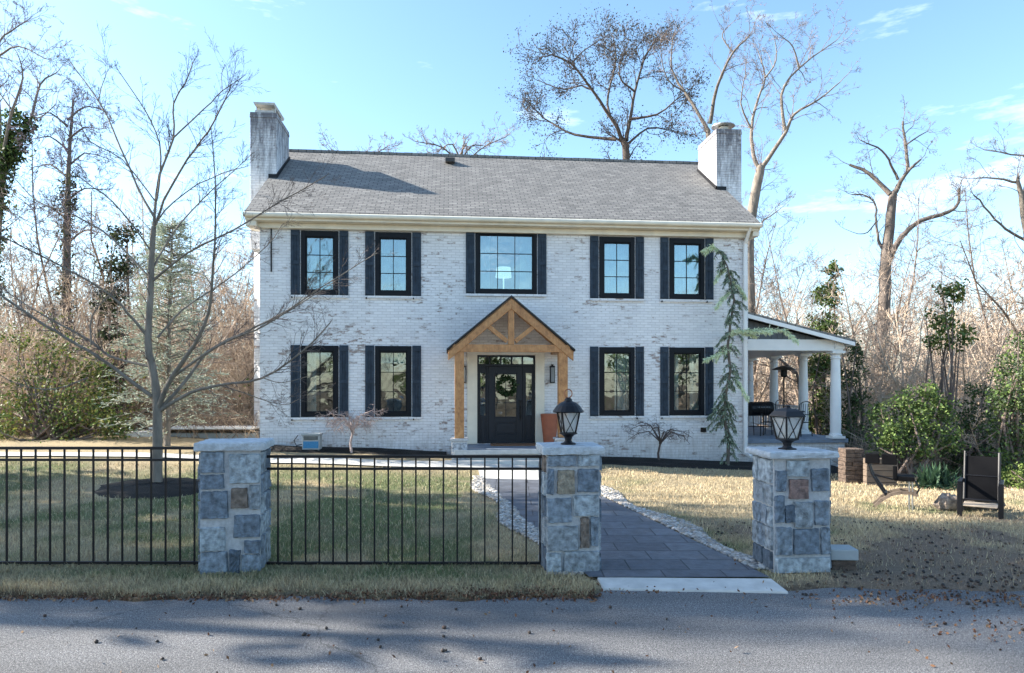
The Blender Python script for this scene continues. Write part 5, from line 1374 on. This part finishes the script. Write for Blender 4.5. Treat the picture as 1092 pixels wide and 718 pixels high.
# trees across the road, mirrored in the window panes
random.seed(4)
for i in range(11):
    k=[0,3,1][i%3]; place_tree(k,-26+5.2*i+random.uniform(-1,1),random.uniform(-22,-14),random.uniform(0,6),random.uniform(.9,1.3),'leafless tree across the road, behind the photographer','bare trees across the road')
e0=[o for o in bpy.data.objects if o.name.startswith('evergreen_tree') and o.parent is None]
for i in range(9):
    x=-22+5.3*i; y=random.uniform(-19,-13); r_=dup(e0[0],(x,y,G(x,y)),i*1.3,'evergreen across the road, behind the photographer',(1.3,1.3,random.uniform(.55,.8))); r_['group']='evergreens across the road'
# ------------------------------------------------------------------ grass
rng=np.random.default_rng(3)
def in_path(X,Y):
    t=np.clip((Y-pn.y)/(pf.y-pn.y),-.1,1.3); xl=pn.x+(pf.x-pn.x)*t
    return (X>xl-.02)&(X<xl+wv+.02)&(Y<14.0)
def pathdist(X,Y):
    t=(Y-pn.y)/(pf.y-pn.y); xl=pn.x+(pf.x-pn.x)*t
    return np.where(X<xl,xl-X,np.where(X>xl+wv,X-xl-wv,-.1))
def blades(n,x0,x1,y0,y1,h,w,seed,persp=False,cond=None,lean=.5):
    r=np.random.default_rng(seed)
    Y=y0+(y1-y0)*r.random(n); X=x0+(x1-x0)*r.random(n)
    if persp: X=(r.random(n)*1.62-.81)*Y
    keep=(~in_path(X,Y))&(Y>roadedge(X)+.01)
    pd=pathdist(X,Y); keep&=~((pd<.33*r.random(n)**.5+.06)&(Y>7.2)&(Y<14.2))
    u=X*hc+(Y-18.4)*hs; v=-X*hs+(Y-18.4)*hc
    keep&=~((v>-3.12)&(u<1.2)&(u>-13)); keep&=~((u>-1.1)&(u<1.25)&(v>-4.7)); keep&=~((v>-1.45)&(u>1.2)&(u<9.5))
    keep&=((X-tx)**2/1.2+(Y-ty+.1)**2/.9>1.0)
    if cond is not None: keep&=cond(X,Y,r)
    X=X[keep];Y=Y[keep]; n=len(X)
    c,s=lawncol(X,Y)
    keep=(r.random(n)>s*.80)&(r.random(n)<.35+1.3*fbm(X,Y,.3,41))
    X=X[keep];Y=Y[keep];c=c[keep]; n=len(X)
    Z=gz(X,Y)-.004
    cl=fbm(X,Y,.22,31); hh=h*(.35+1.0*r.random(n)**1.5)*(.30+1.4*cl)*(.5+.5*sm(0,.12,Y-roadedge(X))); a=r.random(n)*6.283; ln=lean*r.random(n)*1.6+.1
    dx=np.cos(a)*hh*ln; dy=np.sin(a)*hh*ln
    pa=r.random(n)*6.283; wx=np.cos(pa)*w*.5; wy=np.sin(pa)*w*.5
    P0=np.stack([X-wx,Y-wy,Z],1); P1=np.stack([X+wx,Y+wy,Z],1)
    M0=np.stack([X+dx*.45-wx*.7,Y+dy*.45-wy*.7,Z+hh*.62],1); M1=np.stack([X+dx*.45+wx*.7,Y+dy*.45+wy*.7,Z+hh*.62],1)
    T0=np.stack([X+dx,Y+dy,Z+hh*.95],1)
    V=np.stack([P0,P1,M1,M0,T0],1).reshape(-1,3)
    b=np.arange(n)*5; q=np.stack([b,b+1,b+2,b+3],1); t=np.stack([b+3,b+2,b+4,b+4],1)
    g=(.7+.6*r.random((n,1))); mixr=r.random((n,1))
    cc=c*g; straw=np.array([.50,.42,.27]); cc=np.where(mixr<.22,straw*g,cc); cc=np.where(mixr>.88,np.array([.26,.20,.13])*g,cc)
    return V,q,b,cc
def grass_obj(name,sets):
    Vs=[];Fs=[];Cs=[];o=0
    for V,q,b,c in sets:
        Vs.append(V); 
        t=np.stack([b+3,b+2,b+4],1)
        Fs.append((q+o,t+o)); Cs.append(c); o+=len(V)
    V=np.concatenate(Vs)
    # quads split into triangles so that all polygons are the same size
    tris=np.concatenate([np.concatenate([q[:,[0,1,2]],q[:,[0,2,3]],t]) for q,t in Fs])
    cols=np.concatenate([np.concatenate([c,c,c]) for c in Cs])
    ob=np_mesh(name,V,tris,cols,M['grassm']); return tag(ob,kind='stuff')
sets=[blades(52000,-5.4,1.2,6.33,7.5,.055,.006,1),
      blades(15000,2.3,6.5,6.6,7.6,.042,.006,2),
      blades(60000,0,0,7.4,9.5,.055,.007,4,True),
      blades(60000,0,0,9.3,13,.055,.010,5,True),
      blades(60000,0,0,12.8,19,.055,.013,6,True)]
grass_obj('grass',sets)
# ------------------------------------------------------------------ pebbles beside the path
ico=[]; 
def pebbles(name,pos,sizes,cols,m,flat=.6):
    bm=bpy.data.meshes.new('t'); import bmesh as _b
    g=_b.new(); _b.ops.create_icosphere(g,subdivisions=1,radius=1); v0=np.array([v.co[:] for v in g.verts]); f0=np.array([[v.index for v in f.verts] for f in g.faces]); g.free(); bpy.data.meshes.remove(bm)
    n=len(pos); r=np.random.default_rng(8)
    jit=1+r.normal(0,.12,(n,len(v0),1)); a=r.random(n)*6.283; ca,sa=np.cos(a),np.sin(a)
    V=v0[None]*jit*np.stack([sizes*(1+.4*r.random(n)),sizes,sizes*flat],1)[:,None,:]
    x=V[...,0]*ca[:,None]-V[...,1]*sa[:,None]; y=V[...,0]*sa[:,None]+V[...,1]*ca[:,None]
    V=np.stack([x,y,V[...,2]],-1)+pos[:,None,:]
    Fc=(f0[None]+np.arange(n)[:,None,None]*len(v0)).reshape(-1,3)
    C=np.repeat(cols,len(f0),axis=0)
    return np_mesh(name,V.reshape(-1,3),Fc,C,m)
r=np.random.default_rng(14); n=5200
t=r.random(n); s_=r.random(n)<.5; Y=pn.y+.15+(pf.y-pn.y+.2)*t; xl=pn.x+(pf.x-pn.x)*t
off=.02+.36*r.random(n)**.9*(.8+.35*np.sin(Y*2.1)); X=np.where(s_,xl-off,xl+wv+off)
keep=(Y>7.0+.25*(~s_)) ; X=X[keep];Y=Y[keep]; n=len(X)
pal=.85*np.array([(.40,.37,.33),(.30,.28,.26),(.46,.44,.41),(.22,.21,.20),(.36,.31,.25),(.56,.54,.51)])
tag(pebbles('river_rocks',np.stack([X,Y,gz(X,Y)+.015+.01*r.random(n)],1),.018+.022*r.random(n),pal[r.integers(0,6,n)],M['rock']),kind='stuff')
# sweetgum balls / dark litter on the bare soil and the road
n=505; X=np.concatenate([r.uniform(2.6,6.5,300),r.normal(4.6,.9,160),r.uniform(-4.5,5,45)]); Y=np.concatenate([r.uniform(6.3,10,300),r.normal(6.9,.35,160),r.uniform(4.9,6.3,45)])
k=(~in_path(X,Y))|(r.random(n)<.1); X=X[k];Y=Y[k]; n=len(X); Z=np.where(Y<roadedge(X)+.04,0,gz(X,Y))+.011
tag(pebbles('gum_balls',np.stack([X,Y,Z],1),.009+.010*r.random(n),np.array([(.035,.025,.02),(.06,.035,.025),(.025,.02,.018)])[r.integers(0,3,n)],M['rock'],.9),kind='stuff')
mb=MB(); random.seed(66)
def litter(n,fx_,fy_,cols,s=.05):
    for _ in range(n):
        x=fx_();y=fy_(); rd=float(roadedge(x)); z=(0 if y<rd+.04 else G(x,y))+random.uniform(.006,.02)
        if bool(in_path(np.array(x),np.array(y))) : z=max(G(x,y),0)+.045
        mb.leaf((x,y,z),s*random.uniform(.5,1.3),random.choice(cols),flat=False)
LC=[(.13,.06,.035),(.17,.09,.05),(.08,.04,.027),(.24,.16,.10)]
litter(1100,lambda:random.gauss(-.3,.7),lambda:6.38+abs(random.gauss(0,.11)),LC,.036)
litter(1100,lambda:random.uniform(-5,.8),lambda:6.36+random.gauss(0,.05),LC,.04)
litter(620,lambda:random.gauss(4.2,.9),lambda:random.gauss(6.35,.16),LC,.036)
litter(160,lambda:random.uniform(3.3,5),lambda:random.gauss(5.6,.2),LC,.036)
litter(130,lambda:random.uniform(-4.5,4.5),lambda:random.uniform(4.7,6.3),LC,.035)
litter(260,lambda:random.uniform(2.4,7),lambda:random.uniform(6.6,9.5),LC,.036)
tag(mb.build('fallen_leaves',M['litter']),kind='stuff')
# ------------------------------------------------------------------ camera, sky, sun
cam=bpy.data.cameras.new('camera'); co=bpy.data.objects.new('camera',cam); COL.objects.link(co); sc.camera=co
co.location=(0,0,CAMZ); co.rotation_euler=(R(90),0,0); cam.sensor_width=36; cam.lens=24; cam.shift_y=51/1092; cam.clip_end=2000; cam.clip_start=.05
w=bpy.data.worlds.new('World'); sc.world=w; w.use_nodes=True; nt=w.node_tree; bg=nt.nodes['Background']
sky=nt.nodes.new('ShaderNodeTexSky'); sky.sky_type='NISHITA'; sky.sun_disc=False
SD=Vector((.993,-.12,0)).normalized(); EL=R(30)       # direction the light travels
tosun=Vector((-SD.x*math.cos(EL),-SD.y*math.cos(EL),math.sin(EL)))
sky.sun_elevation=EL; sky.sun_rotation=math.atan2(tosun.x,tosun.y)
sky.air_density=1.0; sky.dust_density=.6; sky.ozone_density=2.2; sky.altitude=50
tc=nt.nodes.new('ShaderNodeTexCoord'); mp=nt.nodes.new('ShaderNodeMapping'); mp.inputs['Scale'].default_value=(1.2,1.2,5.5)
lk(nt,tc.outputs['Generated'],mp.inputs[0])
cn=noise(nt,2.6,7,.62,mp.outputs[0]); cr=ramp(nt,cn,[(.60,g3(0)),(.78,g3(.42))])
sx=nt.nodes.new('ShaderNodeSeparateXYZ'); lk(nt,tc.outputs['Generated'],sx.inputs[0])
hs_=nt.nodes.new('ShaderNodeHueSaturation'); hs_.inputs['Hue'].default_value=.493; hs_.inputs['Saturation'].default_value=1.04; lk(nt,sky.outputs[0],hs_.inputs['Color'])
c=mixc(nt,cr,hs_.outputs[0],(9,9.4,10))
lk(nt,c,bg.inputs[0]); bg.inputs[1].default_value=.117
sun=bpy.data.lights.new('sun','SUN'); so=bpy.data.objects.new('sun',sun); COL.objects.link(so)
sun.energy=5.0; sun.angle=R(.5); sun.color=(1,.93,.82); so.rotation_euler=(-tosun).to_track_quat('-Z','Y').to_euler()
sc.view_settings.view_transform='Standard'; sc.view_settings.look='None'; sc.view_settings.exposure=1.72; sc.view_settings.gamma=1
sc.render.engine='CYCLES'
sc.cycles.transparent_max_bounces=12; sc.cycles.max_bounces=6
